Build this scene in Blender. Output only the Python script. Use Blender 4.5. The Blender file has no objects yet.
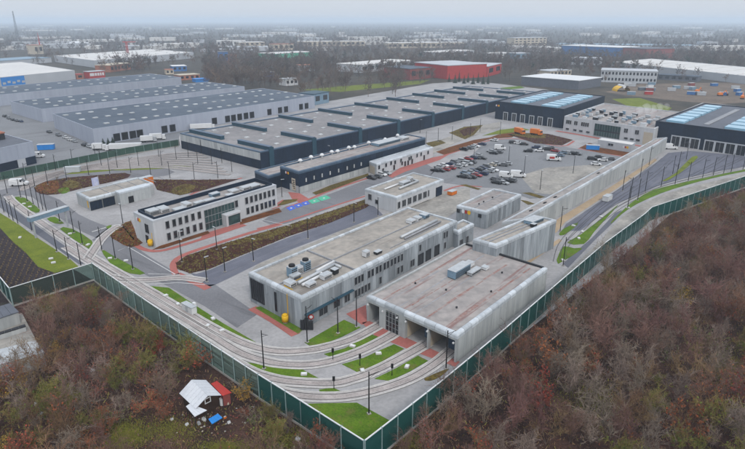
import bpy, bmesh, math, random
import numpy as np
from mathutils import Vector, Matrix
from mathutils.geometry import tessellate_polygon
random.seed(7); np.random.seed(7)
S = bpy.context.scene
COL = S.collection
R = math.radians

# ------------------------------------------------------------------ camera, sky, sun, exposure
FP, CX, CY, HZ, CAMH = 575.0, 372.5, 224.5, 20.0, 60.0       # focal length and horizon in pixels of the 745-wide photograph
TH = math.atan((CY - HZ) / FP); SN, CS = math.sin(TH), math.cos(TH)
cam_d = bpy.data.cameras.new('camera'); cam = bpy.data.objects.new('camera', cam_d); COL.objects.link(cam)
cam.location = (0, 0, CAMH); cam.rotation_euler = (math.pi / 2 - TH, 0, 0)
cam_d.sensor_width = 36.0; cam_d.lens = 36.0 * FP / 745.0
cam_d.clip_start = 1.0; cam_d.clip_end = 30000.0
S.camera = cam
W = bpy.data.worlds.new('World'); S.world = W; W.use_nodes = True
nt = W.node_tree; nt.nodes.clear()
wo = nt.nodes.new('ShaderNodeOutputWorld'); bg = nt.nodes.new('ShaderNodeBackground')
sky = nt.nodes.new('ShaderNodeTexSky'); sky.sky_type = 'NISHITA'; sky.sun_disc = False
SUN_EL, SUN_AZ = R(42), R(158)
sky.sun_elevation = SUN_EL; sky.sun_rotation = SUN_AZ; sky.dust_density = 4.0; sky.air_density = 1.0; sky.ozone_density = 1.0
mixn = nt.nodes.new('ShaderNodeMix'); mixn.data_type = 'RGBA'; mixn.inputs[0].default_value = 0.86
mixn.inputs[7].default_value = (6.9, 7.35, 8.0, 1)              # the even cloud deck of an overcast day
tcw = nt.nodes.new('ShaderNodeTexCoord'); sxw = nt.nodes.new('ShaderNodeSeparateXYZ'); nt.links.new(tcw.outputs['Generated'], sxw.inputs[0])
mxw = nt.nodes.new('ShaderNodeMath'); mxw.operation = 'MAXIMUM'; mxw.inputs[1].default_value = 0.0; nt.links.new(sxw.outputs[2], mxw.inputs[0])
ovc = nt.nodes.new('ShaderNodeMath'); ovc.operation = 'MULTIPLY_ADD'; ovc.inputs[1].default_value = 1.2; ovc.inputs[2].default_value = 1.0; nt.links.new(mxw.outputs[0], ovc.inputs[0])   # an overcast sky is brighter overhead
scw = nt.nodes.new('ShaderNodeVectorMath'); scw.operation = 'SCALE'; nt.links.new(mixn.outputs[2], scw.inputs[0]); nt.links.new(ovc.outputs[0], scw.inputs['Scale'])
nt.links.new(sky.outputs[0], mixn.inputs[6]); nt.links.new(scw.outputs[0], bg.inputs[0])
bg.inputs[1].default_value = 0.10
nt.links.new(bg.outputs[0], wo.inputs[0])
sl = bpy.data.lights.new('sun', 'SUN'); sl.energy = 1.5; sl.angle = R(11); sl.color = (1, .96, .9)
sun = bpy.data.objects.new('sun', sl); COL.objects.link(sun)
sdir = Vector((math.sin(SUN_AZ) * math.cos(SUN_EL), math.cos(SUN_AZ) * math.cos(SUN_EL), math.sin(SUN_EL)))
sun.rotation_euler = sdir.to_track_quat('Z', 'Y').to_euler(); sun.location = (0, 0, 200)
S.view_settings.view_transform = 'Standard'; S.view_settings.look = 'None'
S.view_settings.exposure = 0.06; S.view_settings.gamma = 1.0
S.cycles.max_bounces = 6; S.cycles.diffuse_bounces = 2; S.cycles.transparent_max_bounces = 8; S.cycles.volume_bounces = 2

# ------------------------------------------------------------------ helpers
def at(px, py, z=0.0):
    """ground point (metres) under a spot of the photograph, at height z"""
    u = (px - CX) / FP; v = (py - CY) / FP
    t = (CAMH - z) / (SN + v * CS)
    return Vector((u * t, (CS - v * SN) * t, z))

_m = {}
ALB = 0.80
def mat(name, col, col2=None, rough=.8, scale=.3, var=.35, fine=4.0, metal=0.0, streak=False, rnd=0.0, bump=0.0, spec=.12, local=False, stain=None, cells=None):
    """procedural surface: two noise layers between col and col2, optional vertical streaks and per-object tone"""
    if name in _m: return _m[name]
    k_ = 1.0 if local else ALB; col = tuple(c * k_ for c in col); col2 = tuple(c * k_ for c in col2) if col2 else None
    m = bpy.data.materials.new(name); m.use_nodes = True; t = m.node_tree; N, L = t.nodes, t.links
    b = N['Principled BSDF']; b.inputs['Roughness'].default_value = rough; b.inputs['Metallic'].default_value = metal
    b.inputs['Specular IOR Level'].default_value = spec
    if col2 is None: col2 = tuple(c * (1 - var) for c in col)
    if local:
        tc = N.new('ShaderNodeTexCoord'); src = tc.outputs['Object']
    else:
        g = N.new('ShaderNodeNewGeometry'); src = g.outputs['Position']
    mp = N.new('ShaderNodeMapping'); L.new(src, mp.inputs[0])
    if streak: mp.inputs['Scale'].default_value = (1, 1, .12)
    n1 = N.new('ShaderNodeTexNoise'); n1.inputs['Scale'].default_value = scale; n1.inputs['Detail'].default_value = 6; n1.inputs['Roughness'].default_value = .62
    n2 = N.new('ShaderNodeTexNoise'); n2.inputs['Scale'].default_value = fine; n2.inputs['Detail'].default_value = 4
    L.new(mp.outputs[0], n1.inputs['Vector']); L.new(mp.outputs[0], n2.inputs['Vector'])
    ad = N.new('ShaderNodeMath'); ad.operation = 'MULTIPLY_ADD'; ad.inputs[1].default_value = .45
    L.new(n2.outputs[0], ad.inputs[0])
    ml = N.new('ShaderNodeMath'); ml.operation = 'MULTIPLY'; ml.inputs[1].default_value = .55; L.new(n1.outputs[0], ml.inputs[0]); L.new(ml.outputs[0], ad.inputs[2])
    rp = N.new('ShaderNodeMapRange'); rp.inputs[1].default_value = .36; rp.inputs[2].default_value = .64; L.new(ad.outputs[0], rp.inputs[0])
    mx = N.new('ShaderNodeMix'); mx.data_type = 'RGBA'; mx.inputs[6].default_value = (*col2, 1); mx.inputs[7].default_value = (*col, 1)
    L.new(rp.outputs[0], mx.inputs[0]); out = mx.outputs[2]
    if rnd:
        oi = N.new('ShaderNodeObjectInfo'); hs = N.new('ShaderNodeHueSaturation')
        r2 = N.new('ShaderNodeMapRange'); r2.inputs[3].default_value = 1 - rnd; r2.inputs[4].default_value = 1 + rnd
        L.new(oi.outputs['Random'], r2.inputs[0]); L.new(r2.outputs[0], hs.inputs['Value']); L.new(out, hs.inputs['Color']); out = hs.outputs[0]
    if cells:      # separately laid bays of paving or panels, each with its own tone: (size x, size y, turn, strength)
        cm = N.new('ShaderNodeMapping'); cm.inputs['Rotation'].default_value = (0, 0, -cells[2]); L.new(src, cm.inputs[0])
        bk = N.new('ShaderNodeTexBrick'); bk.inputs['Scale'].default_value = 1.0; bk.inputs['Brick Width'].default_value = cells[0]; bk.inputs['Row Height'].default_value = cells[1]; bk.inputs['Mortar Size'].default_value = .04
        v = cells[3]; bk.inputs['Color1'].default_value = (1 - v,) * 3 + (1,); bk.inputs['Color2'].default_value = (1 + v * .6,) * 3 + (1,); bk.inputs['Mortar'].default_value = (1 - v * 1.6,) * 3 + (1,)
        L.new(cm.outputs[0], bk.inputs['Vector']); cx = N.new('ShaderNodeMix'); cx.data_type = 'RGBA'; cx.blend_type = 'MULTIPLY'; cx.inputs[0].default_value = 1; L.new(out, cx.inputs[6]); L.new(bk.outputs[0], cx.inputs[7]); out = cx.outputs[2]
    if stain:      # blotches or streaks of another colour: (colour, turn, along, across, threshold, strength)
        sm = N.new('ShaderNodeMapping'); sm.inputs['Rotation'].default_value = (0, 0, -stain[1]); L.new(src, sm.inputs[0])
        s2 = N.new('ShaderNodeVectorMath'); s2.operation = 'MULTIPLY'; s2.inputs[1].default_value = (stain[2], stain[3], stain[3]); L.new(sm.outputs[0], s2.inputs[0])
        n3 = N.new('ShaderNodeTexNoise'); n3.inputs['Scale'].default_value = 1.0; n3.inputs['Detail'].default_value = 7; n3.inputs['Roughness'].default_value = .68; L.new(s2.outputs[0], n3.inputs['Vector'])
        r3 = N.new('ShaderNodeMapRange'); r3.inputs[1].default_value = stain[4]; r3.inputs[2].default_value = stain[4] + .12; r3.inputs[4].default_value = stain[5]; L.new(n3.outputs[0], r3.inputs[0])
        x3 = N.new('ShaderNodeMix'); x3.data_type = 'RGBA'; x3.inputs[7].default_value = (*[c * k_ for c in stain[0]], 1); L.new(r3.outputs[0], x3.inputs[0]); L.new(out, x3.inputs[6]); out = x3.outputs[2]
    L.new(out, b.inputs['Base Color'])
    if bump:
        bp = N.new('ShaderNodeBump'); bp.inputs['Strength'].default_value = bump; bp.inputs['Distance'].default_value = .3
        L.new(n2.outputs[0], bp.inputs['Height']); L.new(bp.outputs[0], b.inputs['Normal'])
    _m[name] = m; return m

def tag(o, label=None, cat=None, group=None, kind=None):
    if label: o['label'] = label
    if cat: o['category'] = cat
    if group: o['group'] = group
    if kind: o['kind'] = kind
    return o

class MB:
    def __init__(s, org=(0, 0, 0)): s.v = []; s.f = []; s.o = Vector(org)
    def poly(s, pts):
        i = len(s.v); s.v += [tuple(Vector(p) - s.o) for p in pts]; s.f.append(tuple(range(i, i + len(pts))))
    def hexa(s, p):       # p: 4 bottom (ccw) + 4 top
        i = len(s.v); s.v += [tuple(Vector(q) - s.o) for q in p]
        for f in ((3, 2, 1, 0), (4, 5, 6, 7), (0, 1, 5, 4), (1, 2, 6, 5), (2, 3, 7, 6), (3, 0, 4, 7)): s.f.append(tuple(i + k for k in f))
        return s
    def box(s, x0, x1, y0, y1, z0, z1):
        return s.hexa([(x0, y0, z0), (x1, y0, z0), (x1, y1, z0), (x0, y1, z0), (x0, y0, z1), (x1, y0, z1), (x1, y1, z1), (x0, y1, z1)])
    def fbox(s, fr, a0, a1, b0, b1, z0, z1):
        q = [fr.p(a0, b0), fr.p(a1, b0), fr.p(a1, b1), fr.p(a0, b1)]
        return s.hexa([(c.x, c.y, z0) for c in q] + [(c.x, c.y, z1) for c in q])
    def cyl(s, p0, p1, r0, r1=None, n=8, caps=True):
        if r1 is None: r1 = r0
        p0 = Vector(p0); p1 = Vector(p1); d = (p1 - p0).normalized()
        a = d.orthogonal().normalized(); b = d.cross(a); i = len(s.v)
        for p, r in ((p0, r0), (p1, r1)):
            for k in range(n):
                t = 2 * math.pi * k / n
                s.v.append(tuple(p + (a * math.cos(t) + b * math.sin(t)) * r - s.o))
        for k in range(n): s.f.append((i + k, i + (k + 1) % n, i + n + (k + 1) % n, i + n + k))
        if caps: s.f.append(tuple(i + n - 1 - k for k in range(n))); s.f.append(tuple(i + n + k for k in range(n)))
        return s
    def mesh(s, name, m):
        me = bpy.data.meshes.new(name); me.from_pydata(s.v, [], s.f); me.materials.append(m)
        me.validate(); me.update(); return me
    def build(s, name, m, parent=None, smooth=False):
        me = s.mesh(name, m)
        if smooth: me.polygons.foreach_set('use_smooth', [True] * len(me.polygons))
        return place(name, me, parent, s.o if parent is None else None)

def place(name, me, parent=None, loc=None, rz=0.0):
    o = bpy.data.objects.new(name, me); COL.objects.link(o)
    if parent: o.parent = parent
    if loc is not None: o.location = loc
    o.rotation_euler.z = rz
    return o

def empty(name, loc, label, cat, group=None, rz=0.0):
    o = bpy.data.objects.new(name, None); COL.objects.link(o); o.location = loc; o.rotation_euler.z = rz
    o.empty_display_size = .5
    return tag(o, label, cat, group)

def dup(root, loc, rz=0.0, label=None, group=None, sc=None, mats=None):
    r = root.copy(); COL.objects.link(r); r.location = loc; r.rotation_euler.z = rz
    if sc: r.scale = (sc, sc, sc)
    if label: r['label'] = label
    if group: r['group'] = group
    for ch in root.children:
        c = ch.copy(); COL.objects.link(c); c.parent = r
        for g in ch.children:
            d = g.copy(); COL.objects.link(d); d.parent = c
    return r

class Frame:
    """a building's plan: near corner O, unit vectors U (to the right) and V (to the left), lengths L and W"""
    def __init__(s, n, e, w, h=0.0, W=None):
        N, E, Wp = at(*n, h), at(*e, h), at(*w, h)
        N.z = E.z = Wp.z = 0
        s.O = N; s.L = (E - N).length; s.U = (E - N) / s.L; s.W = (Wp - N).length; s.V = (Wp - N) / s.W
        if W: s.W = W
        s.h = h
    def p(s, a, b, z=0.0): q = s.O + s.U * a + s.V * b; return Vector((q.x, q.y, z))
    def side(s, sd, k, o, z):     # point on the outside of a wall: k along it, o outwards
        if sd == 'U': return s.p(k, -o, z)
        if sd == 'V': return s.p(-o, k, z)
        if sd == 'u': return s.p(k, s.W + o, z)
        return s.p(s.L + o, k, z)
    def ang(s): return math.atan2(s.U.y, s.U.x)

def wbox(mb, fr, sd, k0, k1, o0, o1, z0, z1):
    q = [fr.side(sd, k0, o0, 0), fr.side(sd, k1, o0, 0), fr.side(sd, k1, o1, 0), fr.side(sd, k0, o1, 0)]
    mb.hexa([(c.x, c.y, z0) for c in q] + [(c.x, c.y, z1) for c in q])

def wpart(root, fr, sd, k0, k1, z0, z1, o0, o1, name, m, label=None):
    b = MB(root.location); wbox(b, fr, sd, k0, k1, o0, o1, z0, z1); o = b.build(name, m, root)
    if label: o['label'] = label
    return o

_wm = {}
def window(root, fr, sd, k, z0, w, h, mf, mg, mull=0, name='window', t=.09, sub='pane'):
    """frame standing proud of the wall with a pane set back inside it; meshes shared along one wall"""
    key = (id(fr), sd, round(w, 2), round(h, 2), mf.name, mg.name, mull)
    if key not in _wm:
        c = fr.side(sd, 0, 0, 0)
        a = MB(c)
        for k0, k1, q0, q1 in ((-w/2 - t, -w/2, 0, h), (w/2, w/2 + t, 0, h), (-w/2 - t, w/2 + t, h, h + t), (-w/2 - t, w/2 + t, -t, 0)): wbox(a, fr, sd, k0, k1, 0.0, .20, q0, q1)
        for i in range(mull):
            x = -w/2 + w * (i + 1) / (mull + 1); wbox(a, fr, sd, x - .04, x + .04, .05, .17, 0, h)
        g = MB(c); wbox(g, fr, sd, -w/2, w/2, 0.0, .10, 0, h)
        _wm[key] = (a.mesh(name, mf), g.mesh('pane', mg), c)
    me, gm, c = _wm[key]
    d = fr.side(sd, k, 0, z0) - root.location
    o = place(name, me, root, d); place(sub, gm, o); return o

def edge_run(fr, k, ends):
    return k

def coping(root, fr, h, m, seg=2.4, drop=1.0, width=.85, name='coping', sides='UVuv', rd=.66):
    """rounded parapet cap in separate lengths, mitred at the corners"""
    prof = [(.06, -drop), (.06, -rd * .55), (-.08, -rd * .2), (-rd * .42, -.02), (-rd * .7, 0), (-width, -.03), (-width, -.5), (-.3, -drop)]
    for sd in sides:
        Ls = fr.L if sd in 'Uu' else fr.W
        n = max(2, int(round(Ls / seg)))
        for i in range(n):
            b = MB(root.location); g = .035
            k0, k1 = Ls * i / n + g, Ls * (i + 1) / n - g
            A = [fr.side(sd, (-o if i == 0 else k0), o, h + z) for o, z in prof]
            B = [fr.side(sd, (Ls + o if i == n - 1 else k1), o, h + z) for o, z in prof]
            q = len(prof)
            for j in range(q): b.poly([A[j], A[(j + 1) % q], B[(j + 1) % q], B[j]])
            b.poly(A[::-1]); b.poly(B)
            b.build(name, m, root)

def shell(root, fr, h, mw, mr, par=.5, pt=.35, cop=None, seg=2.4, capm=None):
    """walls, roof deck and parapet"""
    if cop:
        b = MB(root.location); b.fbox(fr, 0, fr.L, 0, fr.W, 0, h - 1.0); b.build('wall', mw, root)
        b = MB(root.location); b.fbox(fr, .5, fr.L - .5, .5, fr.W - .5, h - .98, h - .45); b.build('roof', mr, root)
        coping(root, fr, h, cop, seg)
    else:
        b = MB(root.location); b.fbox(fr, 0, fr.L, 0, fr.W, 0, h - par); b.build('wall', mw, root)
        b = MB(root.location); b.fbox(fr, pt, fr.L - pt, pt, fr.W - pt, h - par - .05, h - par + .02); b.build('roof', mr, root)
        b = MB(root.location); e = .03
        b.fbox(fr, -e, fr.L + e, -e, pt, h - par, h); b.fbox(fr, -e, fr.L + e, fr.W - pt, fr.W + e, h - par, h)
        b.fbox(fr, -e, pt, pt, fr.W - pt, h - par, h - .002); b.fbox(fr, fr.L - pt, fr.L + e, pt, fr.W - pt, h - par, h - .002)
        b.build('parapet', capm or mw, root)

def panels(root, fr, sd, k0, k1, z0, z1, step, m, name='wall_panel', o=.05, gap=.025):
    n = max(1, int(round((k1 - k0) / step)))
    for i in range(n):
        a, c = k0 + (k1 - k0) * i / n + gap, k0 + (k1 - k0) * (i + 1) / n - gap
        wpart(root, fr, sd, a, c, z0, z1, -.02, o + random.uniform(-.008, .008), name, m)

def smooth(pts, n=6, closed=False):
    out = []; P = [Vector(p) for p in pts]; N = len(P)
    for i in range(N if closed else N - 1):
        p0, p1 = P[(i - 1) % N] if closed or i > 0 else P[0], P[i]
        p2 = P[(i + 1) % N]; p3 = P[(i + 2) % N] if closed or i + 2 < N else P[-1]
        for k in range(n):
            t = k / n
            out.append(.5 * ((2 * p1) + (p2 - p0) * t + (2 * p0 - 5 * p1 + 4 * p2 - p3) * t * t + (3 * p1 - p0 - 3 * p2 + p3) * t ** 3))
    if not closed: out.append(P[-1])
    return out

def patch(name, px, z, m, curve=0, kerb=None, kind='structure', thick=0.0):
    """a piece of ground laid flat at height z"""
    pts = [at(*p) for p in px]
    if curve: pts = smooth(pts, curve, True)
    tri = tessellate_polygon([[Vector((p.x, p.y, 0)) for p in pts]])
    c = sum(pts, Vector()) / len(pts); c.z = 0
    mb = MB(c); mb.v = [(p.x - c.x, p.y - c.y, z) for p in pts]
    for t in tri:
        a, b, d = (Vector(mb.v[i]) for i in t)
        mb.f.append(tuple(t) if (b - a).cross(d - a).z > 0 else tuple(t[::-1]))
    if thick:
        n = len(pts); mb.v += [(p.x - c.x, p.y - c.y, z - thick) for p in pts]
        for i in range(n): mb.f.append((i, (i + 1) % n, n + (i + 1) % n, n + i))
    o = mb.build(name, m); o['kind'] = kind
    if kerb:
        k = ribbon('kerb', pts + [pts[0]], .22, z + .04, kerb, None, world=True, thick=.16); k.parent = o; k.location = k.location - o.location
    return o

def ribbon(name, pts, w, z, m, parent=None, world=False, thick=0.0, off=0.0, curve=0):
    """a strip of constant width along a line"""
    if not world: pts = [at(*p) for p in pts]
    if curve: pts = smooth(pts, curve)
    c = pts[len(pts) // 2].copy(); c.z = 0
    Lf, Rt = [], []
    for i, p in enumerate(pts):
        d = (pts[min(i + 1, len(pts) - 1)] - pts[max(i - 1, 0)]); d.z = 0
        d = d.normalized() if d.length > 1e-6 else Vector((1, 0, 0)); nrm = Vector((-d.y, d.x, 0))
        Lf.append(p + nrm * (off + w / 2)); Rt.append(p + nrm * (off - w / 2))
    mb = MB(parent.location if parent else c); zz = lambda p, h: (p.x, p.y, h)
    for i in range(len(pts) - 1):
        mb.poly([zz(Rt[i], z), zz(Rt[i + 1], z), zz(Lf[i + 1], z), zz(Lf[i], z)])
        if thick:
            mb.poly([zz(Rt[i], z - thick), zz(Rt[i + 1], z - thick), zz(Rt[i + 1], z), zz(Rt[i], z)])
            mb.poly([zz(Lf[i + 1], z - thick), zz(Lf[i], z - thick), zz(Lf[i], z), zz(Lf[i + 1], z)])
    o = mb.build(name, m, parent)
    return o

ORD = ['first', 'second', 'third', 'fourth', 'fifth', 'sixth', 'seventh', 'eighth', 'ninth', 'tenth', 'eleventh', 'twelfth', 'thirteenth', 'fourteenth', 'fifteenth',
       'sixteenth', 'seventeenth', 'eighteenth', 'nineteenth', 'twentieth', 'twenty-first', 'twenty-second', 'twenty-third', 'twenty-fourth', 'twenty-fifth', 'twenty-sixth']

# ------------------------------------------------------------------ materials
M = dict(
 earth=mat('earth', (.16, .105, .075), (.055, .04, .03), .95, .25, fine=2.2, bump=.5),
 farland=mat('farland', (.095, .08, .06), (.030, .030, .028), .95, .012, fine=.1),
 litter=mat('leaf_litter', (.085, .045, .034), (.018, .013, .012), .95, .18, fine=2.5, bump=.8),
 concrete=mat('pale_concrete', (.385, .375, .375), (.27, .265, .268), .85, .08, fine=1.3, cells=(7, 4.5, R(51.5), .09), stain=((.20, .195, .19), R(30), .05, .16, .56, .6)),
 concrete2=mat('worn_concrete', (.40, .375, .335), (.24, .23, .215), .88, .12, fine=.9, cells=(6, 6, R(51.5), .10), stain=((.16, .15, .14), R(51), .06, .14, .52, .65)),
 asphalt=mat('asphalt', (.21, .21, .225), (.15, .15, .16), .9, .07, fine=2.0, stain=((.095, .095, .10), R(-35), .025, .35, .55, .6)),
 asphalt2=mat('dark_asphalt', (.14, .145, .17), (.10, .105, .125), .85, .05, fine=1.2),
 setts=mat('dark_setts', (.16, .165, .20), (.11, .115, .145), .8, .08, fine=3.0, cells=(5, 1.2, R(51.5), .10), stain=((.23, .22, .23), R(51.5), .02, .3, .58, .6)),
 lot=mat('car_park_asphalt', (.235, .24, .25), (.17, .175, .185), .88, .03, fine=1.0, stain=((.13, .13, .135), R(50), .02, .09, .54, .55)),
 grass=mat('lawn_grass', (.125, .215, .014), (.05, .105, .009),        .95, .25, fine=3.5, bump=.4, stain=((.16, .135, .045), 0, .35, .35, .53, .6)),
 grass2=mat('yellow_grass', (.19, .22, .025), (.09, .125, .014), .95, .2, fine=2.5, bump=.4),
 scrub=mat('scrub_grass', (.17, .125, .03), (.045, .035, .014), .95, .3, fine=2.0, bump=.5),
 mulch=mat('bark_mulch', (.085, .034, .024), (.030, .014, .011), .95, .3, fine=3.0, bump=.5),
 mulch2=mat('rusty_mulch', (.20, .07, .02), (.06, .024, .010), .95, .4, fine=3.0, bump=.5),
 plough=mat('ploughed_soil', (.055, .042, .045), (.022, .018, .020), .95, .5, fine=3.0, bump=.8),
 red=mat('red_paving', (.42, .145, .125), (.30, .105, .09), .85, .2, fine=2.0),
 sand=mat('sand_strip', (.46, .35, .23), (.33, .25, .17), .9, .2, fine=2.0),
 siteearth=mat('site_earth', (.20, .155, .12), (.10, .08, .065), .95, .06, fine=.5),
 edge=mat('track_edge_concrete', (.58, .56, .535), (.40, .385, .37), .85, .4, fine=2.0),
 kerb=mat('kerb_stone', (.62, .61, .59), (.46, .45, .44), .8, .4),
 slab=mat('track_slab', (.52, .49, .475), (.34, .32, .31), .85, .18, fine=1.8, stain=((.22, .19, .18), 0, .35, .35, .56, .6)),
 ballast=mat('track_infill', (.46, .41, .39), (.26, .23, .22), .9, .3, fine=3.0),
 rail=mat('rail_steel', (.10, .09, .085), (.06, .055, .055), .5, .5, metal=.6),
 blue_paint=mat('blue_paint', (.08, .16, .62), (.06, .12, .45), .7, .5),
 green_paint=mat('green_paint', (.10, .50, .32), (.08, .38, .25), .7, .5),
 white_paint=mat('white_road_paint', (.62, .62, .62), (.45, .45, .45), .7, .6),
 conc_wall=mat('grey_concrete_wall', (.37, .40, .425), (.20, .225, .245), .82, .5, fine=1.6, streak=True, rnd=.26, stain=((.10, .11, .12), 0, .5, .5, .60, .55)),
 conc_clean=mat('clean_concrete_wall', (.46, .475, .475), (.33, .35, .355), .82, .3, fine=1.2, streak=True, rnd=.12, stain=((.22, .22, .21), 0, .4, .4, .60, .5)),
 coping=mat('rounded_coping', (.53, .565, .60), (.40, .435, .465), .6, .5, fine=1.6, rnd=.2),
 roof_tan=mat('tan_roof', (.41, .37, .325), (.25, .235, .215), .9, .10, fine=.7, stain=((.17, .15, .135), R(51), .05, .22, .55, .6)),
 roof_grey=mat('grey_roof', (.40, .365, .345), (.235, .22, .215), .9, .09, fine=.6, stain=((.20, .085, .075), R(51.2), .03, .6, .545, .75)),
 roof_mid=mat('hall_roof', (.30, .285, .285), (.20, .195, .20), .9, .05, fine=.5, stain=((.16, .15, .155), R(51), .03, .12, .54, .5)),
 roof_wh=mat('warehouse_roof', (.105, .13, .165), (.065, .085, .115), .75, .03, fine=.4, stain=((.17, .195, .23), R(20), .012, .10, .56, .5)),
 roof_dark=mat('dark_roof', (.14, .15, .18), (.10, .11, .13), .7, .05, fine=.5),
 rust=mat('rust_stain', (.25, .12, .10), (.34, .28, .26), .9, .5, fine=1.5),
 seam=mat('roof_seam', (.34, .35, .37), (.23, .235, .25), .9, .3, fine=1.5),
 plaster=mat('white_plaster', (.57, .585, .605), (.45, .46, .475), .8, .2, fine=1.0, streak=True),
 glass=mat('window_glass', (.020, .024, .03), (.012, .014, .018), .12, .3, spec=.6),
 glass_g=mat('green_glass', (.03, .085, .08), (.012, .03, .035), .1, .35, spec=.6),
 frame=mat('grey_window_frame', (.30, .31, .32), (.24, .25, .26), .6, .5),
 dframe=mat('dark_frame', (.035, .037, .042), (.025, .026, .03), .5, .5),
 navy=mat('navy_cladding', (.010, .022, .046), (.006, .014, .030), .6, .25, fine=1.0, rnd=.2, spec=.2),
 teal=mat('teal_trim', (.035, .085, .12), (.022, .06, .09), .5, .3),
 blue_metal=mat('slate_blue_coping', (.075, .12, .18), (.045, .08, .125), .5, .3, rnd=.15, spec=.3),
 whwall=mat('grey_blue_cladding', (.40, .435, .51), (.32, .35, .425), .6, .05, fine=.5, streak=True),
 skyl=mat('skylight_plastic', (.55, .57, .58), (.42, .44, .45), .4, .5, rnd=.2),
 blueglass=mat('blue_skylight', (.30, .52, .66), (.22, .41, .54), .25, .3, rnd=.12, spec=.5),
 metal=mat('galvanised_metal', (.55, .575, .59), (.40, .42, .44), .45, .8, metal=.3),
 bluetank=mat('blue_grey_unit', (.22, .33, .42), (.15, .23, .31), .5, .5),
 white=mat('white_surface', (.72, .73, .74), (.60, .61, .62), .6, .5),
 black=mat('black_surface', (.018, .018, .02), (.012, .012, .013), .6, .8),
 pole=mat('black_pole', (.020, .020, .022), (.012, .012, .014), .5, .8),
 yellow=mat('yellow_paint', (.78, .46, .02), (.68, .40, .02), .5, .5),
 orange=mat('orange_paint', (.72, .20, .025), (.60, .16, .02), .5, .5),
 redp=mat('red_metal', (.48, .045, .035), (.34, .035, .03), .55, .4),
 brick=mat('dull_red_brick', (.30, .085, .075), (.21, .06, .055), .85, .2),
 sky_bl=mat('bright_blue', (.03, .26, .70), (.025, .20, .56), .5, .5),
 cobalt=mat('blue_facade', (.05, .17, .42), (.04, .13, .33), .5, .1),
 cream=mat('cream_render', (.56, .49, .38), (.46, .40, .32), .8, .1),
 ltgrey=mat('light_grey_render', (.50, .52, .55), (.41, .43, .46), .75, .05),
 whroof=mat('white_roof', (.66, .645, .62), (.54, .53, .52), .7, .02, fine=.2),
 terra=mat('terracotta_roof', (.40, .17, .10), (.30, .12, .08), .8, .3),
 tyre=mat('tyre_rubber', (.018, .018, .018), None, .8),
 shedw=mat('shed_boards', (.06, .035, .025), (.03, .02, .016), .9, .8, streak=True),
 corr=mat('corrugated_white', (.66, .68, .71), (.54, .56, .60), .5, .5),
 plinth=mat('fence_plinth', (.40, .38, .355), (.27, .26, .245), .85, .5),
 steelpost=mat('fence_post_steel', (.30, .40, .40), (.22, .31, .31), .5, .8),
)
# tinted, partly see-through acrylic of the noise fence
fm = bpy.data.materials.new('green_acrylic'); fm.use_nodes = True; _n = fm.node_tree.nodes; _l = fm.node_tree.links
_b = _n['Principled BSDF']; _b.inputs['Base Color'].default_value = (.012, .075, .068, 1); _b.inputs['Roughness'].default_value = .18; _b.inputs['Specular IOR Level'].default_value = .25
_tr = _n.new('ShaderNodeBsdfTransparent'); _tr.inputs[0].default_value = (.42, .62, .58, 1)
_oi = _n.new('ShaderNodeObjectInfo'); _mr = _n.new('ShaderNodeMapRange'); _mr.inputs[3].default_value = .56; _mr.inputs[4].default_value = .80
_mxs = _n.new('ShaderNodeMixShader'); _l.new(_oi.outputs['Random'], _mr.inputs[0]); _l.new(_mr.outputs[0], _mxs.inputs[0])
_l.new(_tr.outputs[0], _mxs.inputs[1]); _l.new(_b.outputs[0], _mxs.inputs[2]); _l.new(_mxs.outputs[0], _n['Material Output'].inputs[0])
M['acrylic'] = fm
fm2 = fm.copy(); fm2.name = 'clear_acrylic'; M['acrylic_clear'] = fm2
fm2.node_tree.nodes['Principled BSDF'].inputs['Base Color'].default_value = (.06, .075, .062, 1)
for nd in fm2.node_tree.nodes:
    if nd.type == 'MAP_RANGE': nd.inputs[3].default_value = .22; nd.inputs[4].default_value = .45
    if nd.type == 'BSDF_TRANSPARENT': nd.inputs[0].default_value = (.62, .74, .70, 1)


# ------------------------------------------------------------------ ground
b = MB(); b.poly([(-11000, -500, 0), (11000, -500, 0), (11000, 22000, 0), (-11000, 22000, 0)])
tag(b.build('ground', M['farland']), kind='structure')
patch('woodland_floor', [(-120, 330), (8, 304), (95, 284), (200, 356), (300, 424), (362, 452), (420, 415), (500, 352), (620, 258), (672, 212), (760, 184), (860, 175), (980, 470), (372, 560), (-240, 470)], .01, M['litter'])
YARD = [(-60, 205), (-60, 178), (0, 178.5), (60, 168), (180, 145.5), (178, 133), (330, 101), (432, 83.5), (470, 81), (500, 84), (545, 89.5), (608, 104), (652, 120), (662, 119), (704, 102), (800, 114), (800, 176), (745, 187), (672, 213), (620, 258), (500, 352), (420, 415), (362, 451), (300, 422), (200, 354), (96, 282), (60, 262), (0, 215)]
patch('yard_pavement', YARD, .02, M['concrete'])
patch('plant_field', [(-60, 232), (-60, 300), (6, 303), (96, 282), (75, 270), (55, 273), (38, 267), (26, 253), (14, 243), (0, 228)], .03, M['plough'])
patch('warehouse_yard', [(-60, 176), (0, 177), (60, 166.5), (178, 143), (180, 133), (322, 104), (320, 97), (90, 110), (0, 98), (-60, 110)], .025, M['lot'])
patch('lawn', [(-40, 200), (0, 213), (18, 224), (30, 233), (50, 246), (70, 259), (79, 267), (75, 268), (55, 273), (38, 267), (26, 253), (14, 243), (0, 228), (-40, 212)], .05, M['grass2'])
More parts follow.
